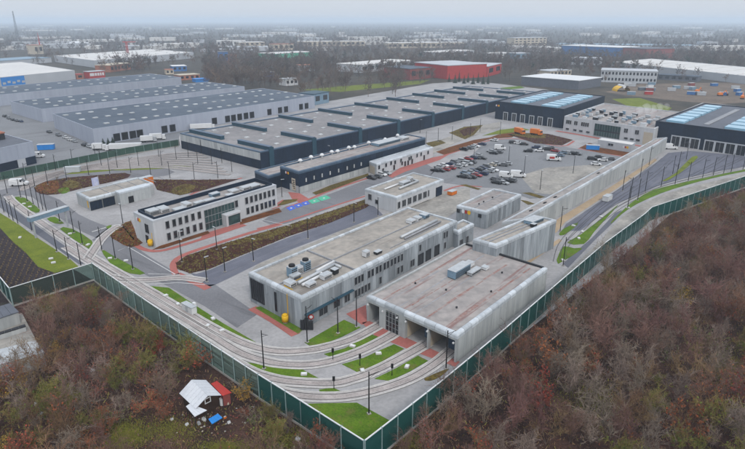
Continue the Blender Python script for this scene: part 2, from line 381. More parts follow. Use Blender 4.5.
# roads
patch('road', [(92, 240), (108, 228), (122, 226), (134, 246), (150, 257), (170, 269), (205, 285), (215, 284.5), (258, 314), (237, 328), (205, 306.5), (170, 287.5), (130, 267), (110, 255)], .04, M['asphalt'])
patch('road', [(-20, 196), (18, 186), (60, 172), (120, 166), (150, 165), (175, 172), (150, 178), (95, 177), (50, 181), (36, 189), (60, 200), (78, 214), (100, 224), (112, 229), (96, 238), (70, 224), (50, 212), (32, 197), (14, 196), (0, 205)], .04, M['asphalt'], 2)
patch('road', [(178, 271), (190, 273), (209, 287), (216, 284.5), (236, 275), (262, 262), (290, 250), (332, 234), (383, 215), (372, 204), (365, 206), (330, 223), (290, 237), (240, 257), (210, 270), (196, 274)], .04, M['setts'])
patch('road', [(262, 221), (286, 206.5), (330, 194), (372, 178), (396, 172), (425, 163), (436, 170), (426, 180), (396, 177), (366, 194.5), (330, 208.5), (293, 221.5), (275, 227)], .04, M['asphalt'])
patch('car_park', [(426, 181), (436, 168), (470, 157), (488, 139.5), (520, 138), (560, 146), (600, 153), (645, 157), (600, 180), (565, 196), (530, 199), (500, 188.5), (480, 187.5), (452, 184)], .04, M['lot'])
patch('car_park_slab', [(520, 176), (545, 168), (590, 165), (628, 166), (596, 182), (565, 196), (535, 193)], .05, M['concrete2'])
patch('terrace', [(330, 236), (352, 224), (385, 214), (420, 203), (444, 190), (470, 188), (470, 200), (456, 212), (440, 222), (330, 262), (270, 270), (246, 276), (258, 264)], .035, M['concrete2'])
patch('road', [(562, 231), (566, 224), (618, 189.5), (658, 161.5), (668, 153), (690, 151), (745, 156), (800, 160), (800, 166), (745, 167), (714, 172), (684, 178.5), (658, 186), (634, 197), (616, 204), (592, 222), (580, 231)], .04, M['setts'])
patch('road', [(563, 264), (575, 252), (591, 239), (607, 222), (615, 213), (622, 210), (616, 220), (595, 240), (568, 268)], .05, M['asphalt2'])
patch('road', [(540, 300), (566, 272), (595, 246), (622, 217), (640, 205), (664, 194), (690, 187), (745, 173.5), (800, 164), (800, 176), (745, 184), (700, 192), (660, 205), (640, 222), (600, 254), (560, 290)], .03, M['concrete2'])
patch('road', [(405, 165), (420, 150), (440, 140), (478, 126), (500, 122), (500, 128), (478, 135), (458, 142), (436, 153)], .045, M['concrete2'])
patch('road', [(-30, 192), (0, 207.5), (18, 221), (50, 243.5), (79, 264.5), (90, 263), (62, 244), (30, 221), (4, 201)], .055, M['asphalt2'])
# mulch beds
patch('planting_bed', [(177, 269), (176, 263), (186, 256), (215, 246.5), (250, 236), (290, 224.5), (330, 211.5), (352, 204), (368, 198.5), (374, 202), (366, 208), (330, 223), (290, 236), (240, 256), (210, 269), (190, 273.5)], .07, M['mulch'])
patch('planting_bed', [(222, 245.5), (250, 236.5), (290, 225), (330, 212), (366, 199.5), (368, 203), (330, 217), (300, 226), (270, 238), (240, 244)], .085, M['scrub'], 2)
patch('planting_bed', [(110, 236), (119, 227), (131, 221), (137, 238), (143, 243), (130, 247.5), (117, 241)], .07, M['mulch2'], 2)
patch('planting_bed', [(34, 188), (44, 182), (70, 177.5), (95, 175.5), (125, 173), (128, 178), (84, 188), (57, 194.5), (40, 194)], .07, M['mulch'], 2)
patch('planting_bed', [(35, 188), (44, 182.5), (58, 181), (57, 192), (42, 193.5)], .085, M['mulch2'], 2)
patch('planting_bed', [(62, 184), (70, 180), (80, 183), (76, 188), (66, 188)], .085, M['scrub'], 2)
patch('planting_bed', [(152, 179.5), (190, 180), (226, 179.5), (240, 179), (205, 190), (180, 195.5), (157, 190)], .07, M['mulch'])
patch('planting_bed', [(170, 190), (185, 184), (196, 187), (186, 194), (176, 194.5)], .085, M['scrub'], 2)
patch('planting_bed', [(152, 250), (163, 248.5), (210, 233.5), (208, 231), (160, 246)], .07, M['mulch2'])
patch('planting_bed', [(240, 225), (282, 212), (279, 208), (240, 220)], .07, M['mulch2'])
patch('planting_bed', [(277, 206), (284, 200), (298, 199), (296, 201.5), (284, 205)], .07, M['scrub'])
patch('planting_bed', [(312, 193), (330, 185.5), (368, 173.5), (369, 176), (332, 190), (316, 195)], .07, M['scrub'])
patch('planting_bed', [(449, 133), (464, 127), (483, 125), (474, 135), (465, 139.5)], .07, M['scrub'])
patch('planting_bed', [(459, 131), (468, 127.5), (478, 127.5), (471, 134), (464, 136.5)], .085, M['mulch'])
patch('planting_bed', [(426, 143), (440, 140), (446, 143), (430, 148)], .07, M['scrub'])
patch('planting_bed', [(436, 152), (450, 147), (474, 140), (490, 137.5), (500, 134), (520, 132), (512, 137.5), (490, 139), (472, 145), (458, 151), (444, 155)], .07, M['mulch2'])
patch('planting_bed', [(482, 136), (500, 130), (520, 127.5), (530, 130), (510, 133)], .075, M['grass2'])
patch('planting_bed', [(508, 134.5), (523, 133), (548, 134), (573, 140), (562, 145.5), (535, 143.5)], .07, M['mulch'])
patch('planting_bed', [(510, 134.5), (523, 133), (546, 134.5), (546, 138), (530, 138)], .085, M['scrub'])
patch('planting_bed', [(579, 148), (589, 143), (600, 146), (634, 152), (630, 157), (600, 153)], .07, M['mulch2'])
patch('planting_bed', [(522, 193), (530, 192.5), (545, 197), (540, 198.5)], .07, M['scrub'])
patch('planting_bed', [(520, 200), (527, 201), (535, 204), (528, 205)], .07, M['scrub'])
patch('planting_bed', [(460, 185), (466, 184.5), (481, 189), (478, 190)], .07, M['scrub'])
patch('planting_bed', [(255, 308), (262, 306), (303, 330), (298, 334)], .07, M['grass'])
# red paving
patch('red_pavement', [(203, 234), (239, 223), (247, 225.5), (216, 236), (200, 240)], .065, M['red'])
patch('red_pavement', [(388, 176), (400, 168), (433, 157.5), (450, 154), (440, 160), (425, 165), (405, 172), (392, 178)], .065, M['red'])
patch('red_pavement', [(120, 196), (135, 190), (150, 188.5), (140, 194), (125, 199)], .065, M['red'])
patch('red_pavement', [(288, 192), (300, 193.5), (309, 199), (300, 203), (292, 199)], .065, M['red'])
patch('red_pavement', [(362, 323), (369, 321), (460, 362), (455, 367), (440, 361), (428, 357), (410, 350), (390, 342), (376, 337)], .045, M['red'])
patch('red_pavement', [(346, 314), (366, 305), (367, 322), (362, 325)], .045, M['red'])
for pts, w in (([(133, 238), (136, 245), (146, 250), (160, 251), (180, 246), (212, 236)], 1.6), ([(176, 275), (173, 266), (177, 259), (189, 253), (208, 246.5), (250, 233), (282, 224)], 1.7),
               ([(177, 274), (190, 280), (208, 289)], 2.0), ([(252, 308), (275, 321), (296, 335)], 2.2), ([(257, 229), (290, 220.5), (326, 208.5), (366, 196)], 1.0),
               ([(286, 208), (310, 199), (332, 190), (370, 177.5)], 1.3), ([(280, 206), (270, 209), (284, 200)], 1.2), ([(440, 157), (470, 147), (490, 140.5), (520, 139), (560, 146.5), (574, 141)], 1.3),
               ([(444, 191), (460, 186), (482, 187)], 1.2), ([(578, 148.5), (588, 150.5), (628, 157.5)], 1.2), ([(556, 131), (580, 135), (650, 148)], 3.0), ([(190, 195), (205, 189), (242, 178)], 1.2)):
    tag(ribbon('red_pavement', pts, w, .068, M['red'], curve=3), kind='structure')
tag(ribbon('pavement_edge', [(92, 232), (112, 226), (122, 226), (134, 240)], .5, .07, M['kerb'], curve=3), kind='structure')
for pts in ([(262, 220), (292, 226.5)], [(118, 251), (128, 247), (176, 275)], [(148, 274), (180, 275)], [(146, 285), (178, 283), (205, 285)]):
    tag(ribbon('white_line', pts, .25, .10, M['white_paint']), kind='structure')
# painted murals on the road: blue panels and green panels
for q, mm in (([(286, 208), (292.5, 205.5), (296, 208.5), (290, 211)], 'blue_paint'), ([(293.5, 205.2), (300, 203.2), (303.5, 206), (297, 208.2)], 'blue_paint'), ([(301, 202.9), (307, 201), (310, 204), (304.5, 205.8)], 'blue_paint'),
              ([(308.3, 200.6), (316.5, 198.3), (320.5, 201.5), (312, 204)], 'green_paint'), ([(317.3, 198), (326, 195.4), (331, 198.2), (321.5, 201.2)], 'green_paint')):
    patch('road_mural', q, .075, M[mm])
    c = [sum(p[i] for p in q) / 4 for i in (0, 1)]
    patch('road_mural_mark', [(c[0] - 1.4, c[1] + .1), (c[0], c[1] - .6), (c[0] + 1.5, c[1] - .1), (c[0] + .2, c[1] + .7)], .082, M['white_paint'])
# sand strip along the long building and joint lines in the yard
patch('sand_strip', [(508, 271), (559, 238.8), (562, 241), (514, 274)], .06, M['sand'])
patch('sand_strip', [(543, 229.5), (561, 217), (614, 184.8), (655, 158.5), (657, 160.5), (617, 188.5), (565, 222.5), (556, 233)], .06, M['sand'])
# lawns
LAWNS = [[(15, 197), (25, 198), (33, 204), (40, 210), (36, 213), (26, 208), (18, 202)], [(47, 219), (55, 217), (64, 223.5), (55, 223.5)], [(60, 229), (72, 229), (92, 241), (89, 249)],
 [(101, 249), (111.5, 255), (127, 263.5), (145, 273.5), (130, 273.5), (110, 263)], [(106, 227), (112, 225), (109, 229)],
 [(148, 286), (169, 288), (200, 308.6), (224, 324), (255, 342), (268, 349.5), (241, 343), (214, 330), (189, 313), (163.5, 298.5)],
 [(246, 362.5), (258, 364.5), (270, 366.5), (301, 369), (319, 378.6), (293, 379.5), (270, 376)], [(319, 390), (333, 388), (341, 391.5), (320, 392)],
 [(304.5, 342.7), (344, 320), (360.6, 327.6), (342, 337), (325.5, 343.5), (310, 346)], [(324, 354.2), (345, 348.5), (371, 334.5), (381, 338), (361, 347.2), (344, 354), (329, 356.5)],
 [(342, 364.5), (364, 358), (380, 350.5), (394, 344.5), (404, 349), (390, 357), (375, 366), (359, 373)], [(374.5, 379), (396, 368.5), (418, 356), (428, 361), (410, 371.5), (390, 381)],
 [(305, 404), (357, 403), (390, 421), (367, 441), (362, 441), (330, 421)],
 [(559, 234.5), (564, 228.6), (578, 222.7), (574, 228), (564, 235)], [(558, 264), (559, 254), (564, 246.5), (574, 248.5), (582, 249)], [(567, 243), (581, 234.5), (607.6, 213.5), (618, 205), (614, 210), (594, 232), (584, 244)],
 [(612, 221), (627, 206.5), (638, 198.5), (653.6, 190), (684, 182.5), (714, 176), (745, 169.5), (800, 160), (800, 162), (745, 171.5), (714, 178), (687, 185), (662, 193), (637, 204), (622, 214), (612, 223)],
 [(662, 181), (675.5, 173), (692, 157), (698, 157.6), (684, 170), (670, 179.5)],
 [(36, 176), (60, 172), (110, 169), (110, 171), (60, 175)], [(108, 167.5), (150, 166.5), (192, 165), (190, 167), (150, 169.5), (112, 170.5)], [(58, 190), (66, 187), (70, 191), (62, 194)]]
for i, q in enumerate(LAWNS):
    patch('lawn', q, .09, M['grass' if i not in (17, 18, 19) else 'grass2'], 0 if 5 <= i <= 12 else 2, thick=.08)
patch('planting_bed', [(424, 379), (442, 371), (449, 369), (440, 377), (430, 381)], .09, M['scrub'], 2, thick=.08)
patch('distant_meadow', [(300, 90), (345, 86), (400, 82), (430, 80), (420, 84), (380, 88), (340, 92)], .03, M['grass2'])
patch('distant_meadow', [(500, 88), (520, 86), (525, 88), (505, 90)], .04, M['grass'])
patch('distant_meadow', [(612, 99), (640, 98), (672, 108), (660, 116), (645, 114)], .04, M['grass2'])
patch('site_earth', [(605, 92), (640, 84), (760, 82), (800, 100), (720, 104), (690, 102), (630, 96)], .03, M['siteearth'])

# ------------------------------------------------------------------ tram tracks: slab, infill, rails, kerb edges
TR = []
def track(pts, label=None, edges=True, inlaid=False):
    P = smooth([at(*p) for p in pts], 6); c = P[len(P) // 2].copy(); TR.append(1); dz = .005 * len(TR)
    o = bpy.data.objects.new('tram_track', None); COL.objects.link(o); o.location = c; o['kind'] = 'structure'
    if not inlaid:
        ribbon('track_slab', P, 2.5, .10 + dz, M['slab'], o, world=True)
        ribbon('track_infill', P, .95, .112 + dz, M['ballast'], o, world=True)
    for s in (-1, 1):
        if not inlaid: ribbon('rail_groove', P, .22, .118 + dz, M['ballast'], o, world=True, off=s * .72)
        ribbon('rail', P, .10, (.09 if inlaid else .145) + dz, M['rail'], o, world=True, off=s * .72, thick=.05)
        if edges: ribbon('track_edge', P, .26, .135 + dz, M['edge'], o, world=True, off=s * 1.32, thick=.05)
T1 = [(8, 196), (13, 202), (30, 215), (55, 232), (94, 258.5), (125, 277), (160, 297.5), (191, 316), (222, 333.5), (250, 346), (279, 351.8), (310, 350.3), (332, 345.8), (354, 338.8), (377.5, 326.5), (384, 322)]
T2 = [(66, 247), (84, 258.5), (115, 277.5), (150, 299), (182, 318), (212, 336), (240, 353), (268, 362), (292, 365), (314, 364.5), (337, 359.8), (364, 350), (387.6, 338), (397, 332)]
track(T1); track(T2)
track([(172, 321), (205, 343), (235, 363), (256, 374), (280, 380.5), (304, 383), (334, 383.5), (352, 379.5), (371, 373), (395, 361.5), (418, 349), (428, 343)])
track([(190, 340), (220, 362), (250, 382), (277, 391), (305, 396.5), (340, 397), (374.5, 391), (409, 379.5), (434, 365), (449, 353), (456, 347)])
track([(110, 277), (126, 280), (150, 280), (180, 278), (205, 281)], edges=True)
track([(88, 259), (94, 250), (101, 240), (110, 231.5), (119, 226)])
for pts in ([(556, 262), (561, 245), (572, 231), (590, 214), (612, 196), (640, 176), (660, 158)], [(562, 262), (566, 246), (578, 233), (598, 214), (620, 198), (648, 180), (672, 160)],
            [(590, 226), (612, 209), (634, 197), (660, 186), (690, 178), (745, 166)], [(600, 222), (622, 206), (650, 192), (690, 180), (745, 169)], [(660, 184), (690, 166), (708, 155)], [(690, 177), (715, 164), (727, 156)], [(710, 173), (735, 162), (744, 157)]):
    track(pts, edges=False, inlaid=True)
for k in range(9):
    t = k / 8
    track([(20 + 8 * t, 191 - 12 * t), (70 + 10 * t, 172.5 - 5 * t), (120 + 4 * t, 167 - 9 * t + 2), (165 + 6 * t, 164 - 14 * t + 4), (200 + 30 * (1 - t), 163 + 10 * (1 - t) ** 1.3 - 12 * t + 2)], edges=False)

# ------------------------------------------------------------------ buildings of the depot
def pix(P):
    d = Vector(P) - Vector((0, 0, CAMH)); dd = d.y * CS - d.z * SN; up = d.y * SN + d.z * CS
    return CX + FP * d.x / dd, CY - FP * up / dd
def k_at(fr, sd, px, z=2.0):
    """distance along a wall at which the wall stands in the photograph's column px"""
    lo, hi = -5.0, (fr.L if sd in 'Uu' else fr.W) + 5
    f = lambda k: pix(fr.side(sd, k, 0, z))[0]
    s = 1 if f(hi) > f(lo) else -1
    for _ in range(40):
        m = (lo + hi) / 2
        if (f(m) - px) * s < 0: lo = m
        else: hi = m
    return lo
def bld(name, label, fr, cat='building', group=None): return empty(name, fr.O, label, cat, group)
def unit(fr, a, b, la, lb, z, h, m, label, name='rooftop_unit', cat='rooftop unit', grille=True, group=None):
    """a plant box on a roof: casing with feet, a lid and a louvre face"""
    r = empty(name, fr.p(a, b, z), label, cat, group)
    q = MB(r.location); q.fbox(fr, a, a + la, b, b + lb, z + .18, z + h); q.build('casing', m, r)
    q = MB(r.location); q.fbox(fr, a - .05, a + la + .05, b - .05, b + lb + .05, z + h + .001, z + h + .08); q.build('lid', M['metal'], r)
    if grille:
        q = MB(r.location)
        for i in range(4): q.fbox(fr, a + .15, a + la - .15, b - .04, b - .005, z + .3 + (h - .5) * i / 4, z + .3 + (h - .5) * (i + .55) / 4)
        tag(q.build('louvre', M['dframe'], r), kind='stuff')
    q = MB(r.location)
    for x in (.1, la - .3):
        q.fbox(fr, a + x, a + x + .2, b + .1, b + lb - .1, z, z + .18)
    tag(q.build('foot_rail', M['dframe'], r), kind='stuff')
    return r
def emblem(root, fr, sd, k, z, s):
    """tram-operator emblem: white, red and yellow shapes side by side"""
    for i, (mm, dk, w, h) in enumerate((('white', -.78, .78, 1.0), ('redp', -.02, .70, .95), ('yellow', .80, .90, 1.05))):
        o = MB(root.location); n = 10
        pts = [fr.side(sd, k + (dk + w / 2 * math.cos(t)) * s, .09, z + h / 2 * math.sin(t) * s) for t in [2 * math.pi * j / n for j in range(n)]]
        back = [fr.side(sd, k + (dk + w / 2 * math.cos(t)) * s, .0, z + h / 2 * math.sin(t) * s) for t in [2 * math.pi * j / n for j in range(n)]]
        o.poly(pts); o.poly(back[::-1])
        for j in range(n): o.poly([back[j], back[(j + 1) % n], pts[(j + 1) % n], pts[j]])
        o.build('emblem', M[mm], root)
def gas_box(fr, sd, k, hp, label):
    r = empty('gas_cabinet', fr.side(sd, k, .5, 0), label, 'gas cabinet')
    q = MB(r.location); c = fr.side(sd, k, .75, 0)
    q.cyl(c + Vector((0, 0, .4)), c + Vector((0, 0, 1.9)), .72, .72, 12); q.cyl(c + Vector((0, 0, 1.9)), c + Vector((0, 0, 2.15)), .72, .35, 12)
    q.build('cabinet_body', M['yellow'], r, True)
    q = MB(r.location); q.cyl(c + Vector((0, 0, .05)), c + Vector((0, 0, .4)), .5, .5, 10); q.build('base', M['plinth'], r)
    q = MB(r.location); p = fr.side(sd, k - .3, .12, 0); q.cyl(p + Vector((0, 0, 1.2)), p + Vector((0, 0, hp)), .07, .07, 6); q.build('gas_pipe', M['yellow'], r)

# --- tram service hall (nearest) -------------------------------------------------
F1 = Frame((457.4, 334.5), (547.5, 267.3), (366.7, 295.2), 6.0)
r = bld('service_hall', 'long flat roofed grey tram hall with four open bays nearest the fence corner', F1)
w = F1.W; H1 = 6.0
b = MB(r.location); b.fbox(F1, 10, F1.L, 0, w, 0, H1 - 1); b.build('wall', M['conc_clean'], r)
b = MB(r.location); b.fbox(F1, 0, 10, 0, .45, 0, H1 - 1); b.fbox(F1, 0, 10, w - .45, w, 0, H1 - 1); b.fbox(F1, 0, .5, .45, w - .45, 4.55, H1 - 1)
b.build('wall', M['conc_clean'], r)
b = MB(r.location); b.fbox(F1, .5, F1.L - .5, .5, w - .5, H1 - .98, H1 - .45); b.build('roof', M['roof_grey'], r)
coping(r, F1, H1, M['coping'], 2.6, sides='UV')
b = MB(r.location)
b.fbox(F1, .5, F1.L - .2, w - .5, w, H1 - 1, H1 - .1); b.build('parapet', M['conc_clean'], r)
b = MB(r.location); b.fbox(F1, F1.L - .5, F1.L, .9, w - .5, H1 - 1, H1 - .05); b.build('parapet', M['dframe'], r)
fx = lambda f: w * (1 - f)
for f0, f1_ in ((.155, .235), (.385, .46), (.70, .715)):
    b = MB(r.location); b.fbox(F1, 0, .8, fx(f1_), fx(f0), 0, 4.55); b.build('pier', M['conc_clean'], r)
for f in (.70, .46, .385, .155): # interior cross walls
    b = MB(r.location); b.fbox(F1, .8, 10, fx(f) - .1, fx(f) + .1, .05, 4.9); b.build('inner_wall', M['cream'], r)
b = MB(r.location); b.fbox(F1, .05, .3, fx(.385), fx(.235), 0.05, 4.5); g = b.build('bay_door', M['glass'], r)
b = MB(r.location)
for i in range(5): x = fx(.385) + (fx(.235) - fx(.385)) * i / 4; b.fbox(F1, -.03, .04, x - .07, x + .07, .05, 4.5)
tag(b.build('mullion', M['frame'], g), kind='stuff')
b = MB(r.location)
for i in range(5): b.fbox(F1, -.05, -.035, fx(.385), fx(.235), .1 + 1.05 * i, .2 + 1.05 * i)
tag(b.build('transom', M['frame'], g), kind='stuff')
for f in (.605, .86, .07):
    b = MB(r.location); b.fbox(F1, 3.2, 3.35, fx(f + .085), fx(f - .03), .1, 2.6); b.build('bay_door', M['blue_metal'], r)
for i, f in enumerate((.34, .59, .84)):
    pass
for f in (.02, .2, .37, .47, .705, .97):   # small lamps at the bays
    b = MB(r.location); p = fx(f); b.fbox(F1, -.35, 0, p - .15, p + .15, 3.9, 4.15); b.build('wall_lamp', M['white'], r)
panels(r, F1, 'U', .3, F1.L - .3, .1, H1 - 1.05, 3.1, M['conc_clean'])
# long seams and rust streaks lying on the roof membrane
for (b0, wd, a0, a1, mm) in ((3.1, .6, 1.5, F1.L - 2, 'rust'), (8.2, .6, 2, F1.L - 4, 'rust'), (13.6, .35, 1, F1.L - 14, 'rust'), (19.6, .4, 1, F1.L - 6, 'rust'), (11.2, .35, 1, F1.L - 8, 'seam'), (15.2, .35, 1.5, F1.L - 3, 'seam'), (18.6, .3, 1, F1.L - 2, 'seam')):
    n = 9
    for i in range(n):
        p0 = a0 + (a1 - a0) * i / n; p1 = a0 + (a1 - a0) * (i + random.uniform(.8, 1.0)) / n; j = random.uniform(-.12, .12)
        ww = wd * random.uniform(.45, 1.15)
        q = MB(r.location); q.fbox(F1, p0, p1, b0 + j, b0 + j + ww, H1 - .46, H1 - .435 + .002 * (i % 3)); q.build('roof_seam', M[mm], r)
for a, bb in ((9, 6), (14, 12), (20, 4.2), (26, 17), (12, 19), (30, 7)):
    q = MB(r.location); q.cyl(F1.p(a, bb, H1 - .45), F1.p(a, bb, H1 - .1), .18, .22, 8); q.build('roof_vent', M['dframe'], r)
zr = H1 - .44
unit(F1, 19.5, 13.2, 6.5, 2.2, zr, 1.9, M['bluetank'], 'long blue-grey air handling unit on the roof of the nearest hall', cat='air handler')
unit(F1, 27, 14.0, 2.2, 1.7, zr, 1.0, M['white'], 'white box unit behind the long blue-grey air handler', cat='air handler', grille=False)
unit(F1, 23.5, 11.3, 4.2, 1.3, zr, .8, M['metal'], 'low silver duct box in front of the blue-grey air handler', cat='duct')
unit(F1, 28.4, 10.4, 1.6, 1.4, zr, .7, M['white'], 'small pale hatch box beside the raised block on the nearest hall', cat='roof hatch', grille=False)

# --- raised block behind the hall ------------------------------------------------
F2 = Frame((496.5, 245), (556.5, 219.3), (473, 238.6), 8.6)
r = bld('raised_block', 'taller streaked concrete block with rounded roof edge behind the nearest hall', F2)
shell(r, F2, 8.6, M['conc_wall'], M['roof_tan'], cop=M['coping'], seg=2.5)
panels(r, F2, 'U', .1, F2.L - .1, .1, 7.55, 1.5, M['conc_wall']); panels(r, F2, 'V', .1, F2.W - .1, 5.2, 7.55, 1.5, M['conc_wall'])
panels(r, F2, 'X', .1, F2.W - .1, .1, 7.55, 1.8, M['conc_wall'])
for b0 in (3.0, 4.3):
    q = MB(r.location); q.fbox(F2, 2, F2.L - 3, b0, b0 + .3, 8.16, 8.32); q.build('roof_rib', M['seam'], r)
unit(F2, F2.L - 8, 2.3, 5.5, 2.6, 8.15, 1.0, M['sky_bl'] if False else M['bluetank'], 'low blue glazed roof unit at the far end of the raised block', cat='roof unit')
unit(F2, F2.L - 9.6, .9, 1.4, 1.2, 8.15, 1.0, M['dframe'], 'small dark round-edged vent box next to the blue roof unit', cat='roof vent')

# --- long narrow wall building ---------------------------------------------------
F3 = Frame((524, 218.5), (667.5, 137), (502, 221.4), 6.4)
r = bld('long_wall_building', 'long narrow concrete building with white rounded edge running to the dark hall', F3)
shell(r, F3, 6.4, M['conc_clean'], M['roof_grey'], cop=M['coping'], seg=3.5)
panels(r, F3, 'U', .1, F3.L - .1, .1, 5.35, 3.4, M['conc_clean'])
for a in (12, 22, 30, 70): q = MB(r.location); q.fbox(F3, a, a + 1.2, F3.W * .5, F3.W * .5 + .8, 5.95, 6.3); q.build('roof_hatch', M['dframe'], r)

# --- two storey workshop ----------------------------------------------------------
F4 = Frame((301.3, 297.8), (457.5, 220.3), (248.5, 271.7), 7.25)
r = bld('workshop_building', 'two-storey grey concrete workshop with paired dark windows left of the open hall', F4)
shell(r, F4, 7.25, M['conc_wall'], M['roof_tan'], cop=M['coping'], seg=2.1)
panels(r, F4, 'U', .1, F4.L - .1, .1, 6.2, 2.4, M['conc_wall']); panels(r, F4, 'V', .1, F4.W - .1, .1, 6.2, 2.4, M['conc_wall'])
for x in (355.5, 358.8, 362, 368.6, 372.2, 376.6, 380, 384.3, 387.6, 391.3, 394.7, 398.2, 401.5, 419.8, 444, 446.6): window(r, F4, 'U', k_at(F4, 'U', x, 4.8), 3.9, .85, 1.8, M['frame'], M['glass'])
for x in (355.5, 358.8, 362, 365.3, 368.6, 380, 397.9, 401.5, 411, 413, 444.6): window(r, F4, 'U', k_at(F4, 'U', x, 1.5), .8, .85, 1.8, M['frame'], M['glass'])
for x in (420.5, 428, 436.6): window(r, F4, 'U', k_at(F4, 'U', x, 1.5), .05, 2.2, 2.9, M['dframe'], M['glass'], name='door')
for x, ww in ((323, 2.6), (336.5, 2.0), (346.8, 1.7)): window(r, F4, 'U', k_at(F4, 'U', x, 1.5), .9, ww, 1.7, M['frame'], M['glass'], 1)
wpart(r, F4, 'U', .6, k_at(F4, 'U', 352, 3), 3.1, 3.3, .04, .8, 'awning_ledge', M['teal'])
window(r, F4, 'V', F4.W * .83, 1.1, F4.W * .25, 4.8, M['dframe'], M['glass'], 5)
window(r, F4, 'V', F4.W * .47, 1.2, .45, 4.3, M['dframe'], M['glass'])
gas_box(F4, 'V', F4.W * .265, 6.6, 'yellow rounded gas cabinet against the grey workshop wall')
for b0, t0 in ((F4.W * .97, .5),):
    q = MB(r.location); q.fbox(F4, 1, F4.L - 1, F4.W * .47, F4.W * .47 + .25, 6.79, 7.05); q.build('roof_rib', M['seam'], r)
q = MB(r.location); q.fbox(F4, 17.5, 17.8, 1, F4.W * .47 - .01, 6.79, 7.2); q.fbox(F4, 17.5, 17.8, F4.W * .47 + .26, F4.W - 1, 6.79, 7.2); q.build('roof_rib', M['seam'], r)
q = MB(r.location); q.fbox(F4, 33, 55, 2.6, 2.75, 6.79, 7.0); q.build('roof_rib', M['seam'], r)
q = MB(r.location); q.fbox(F4, 1.5, 7, F4.W * .40, F4.W * .40 + .12, 6.82, 6.92); q.fbox(F4, 1.5, 1.62, F4.W * .25, F4.W * .40, 6.82, 6.92); q.build('gas_pipe', M['yellow'], r)
zr = 6.8
G_W = 'plant boxes on the workshop roof'
for (a, bb, la, lb, h, mm, lab, nm) in (
  (5.0, 9.0, 1.9, 1.6, 2.3, 'bluetank', 'tall blue cooling unit with dark fan, left of the pair on the workshop roof', 'cooling_unit'),
  (9.2, 9.0, 1.9, 1.6, 2.3, 'bluetank', 'tall blue cooling unit with dark fan, right of the pair on the workshop roof', 'cooling_unit'),
  (7.1, 9.2, 1.8, 1.4, 1.6, 'white', 'white casing standing between the two tall blue cooling units', 'cooling_unit'),
  (1.8, 5.6, 1.8, 2.4, .9, 'white', 'white flat box at the near end of the long roof duct', 'air_handler'),
  (4.2, 7.4, 2.4, 1.5, 1.1, 'metal', 'silver box unit in front of the left blue cooling unit', 'air_handler'),
  (4.4, 2.4, 2.2, 1.6, .8, 'white', 'white low box near the rounded front edge of the workshop roof', 'air_handler'),
  (9.0, 2.4, 2.6, 1.6, 1.1, 'white', 'white box with dark side beside the front edge of the workshop roof', 'air_handler'),
  (12.6, 2.6, 1.4, 1.4, 1.2, 'dframe', 'dark vent box among the ducts on the workshop roof', 'roof_vent'),
  (24.5, 3.5, 1.6, 1.3, 1.4, 'white', 'white vent box alone midway along the workshop roof', 'roof_vent'),
  (27.5, 2.4, 2.0, 1.2, .7, 'dframe', 'low dark box right of the lone white vent on the workshop roof', 'roof_vent'),
  (50.0, 8.6, 2.2, 2.0, 1.0, 'white', 'white box unit, first of three at the far end of the workshop roof', 'air_handler'),
  (53.2, 8.6, 2.0, 2.0, 1.0, 'white', 'white box unit, second of three at the far end of the workshop roof', 'air_handler'),
  (56.2, 8.2, 2.2, 2.2, 1.1, 'bluetank', 'blue-topped box unit, third of three at the far end of the workshop roof', 'air_handler')):
    u = unit(F4, a, bb, la, lb, zr, h, M[mm], lab, nm, 'roof unit')
    if nm == 'cooling_unit' and mm == 'bluetank':
        q = MB(u.location); q.cyl(F4.p(a + la / 2, bb + lb / 2, zr + h + .09), F4.p(a + la / 2, bb + lb / 2, zr + h + .5), .75, .7, 12); q.build('fan', M['black'], u, False)
def duct(pts, s, m, label):
    o = empty('roof_duct', pts[0], label, 'air duct')
    for p, q in zip(pts[:-1], pts[1:]):
        mb = MB(o.location); mb.cyl(p, q, s, s, 8); mb.build('duct_section', m, o, True)
duct([F4.p(3.6, 5.0, 7.6), F4.p(15.5, 5.6, 7.6), F4.p(15.5, 3.4, 7.6)], .38, M['metal'], 'long silver air duct running along the workshop roof')
duct([F4.p(3.8, 3.9, 7.4), F4.p(10.5, 4.3, 7.4), F4.p(10.6, 6.6, 7.4), F4.p(17, 7.2, 7.4)], .32, M['white'], 'bent white air duct beside the long silver duct on the workshop roof')
duct([F4.p(40, 4.6, 7.2), F4.p(57, 4.6, 7.2)], .42, M['metal'], 'straight grey duct along the far half of the workshop roof')
duct([F4.p(40, 3.3, 7.2), F4.p(57, 3.3, 7.2)], .3, M['seam'], 'thin grey duct nearest the front edge at the far end of the workshop roof')
F5 = Frame((458.2, 231.5), (474, 223.2), (449, 227.5), 5.2)
F5 = Frame((458.2, 231.5), (474, 223.2), (447, 226.5), 5.2)
r = bld('low_annex', 'low concrete annex with rounded edge at the far end of the workshop', F5)
shell(r, F5, 5.2, M['conc_wall'], M['roof_tan'], cop=M['coping'], seg=2.2)
panels(r, F5, 'U', .1, F5.L - .1, .1, 4.15, 2.2, M['conc_wall'])
for x, ww in ((461, 1.6), (467, 1.2)): window(r, F5, 'U', k_at(F5, 'U', x, 1.5), .3, ww, 2.0, M['frame'], M['glass'])

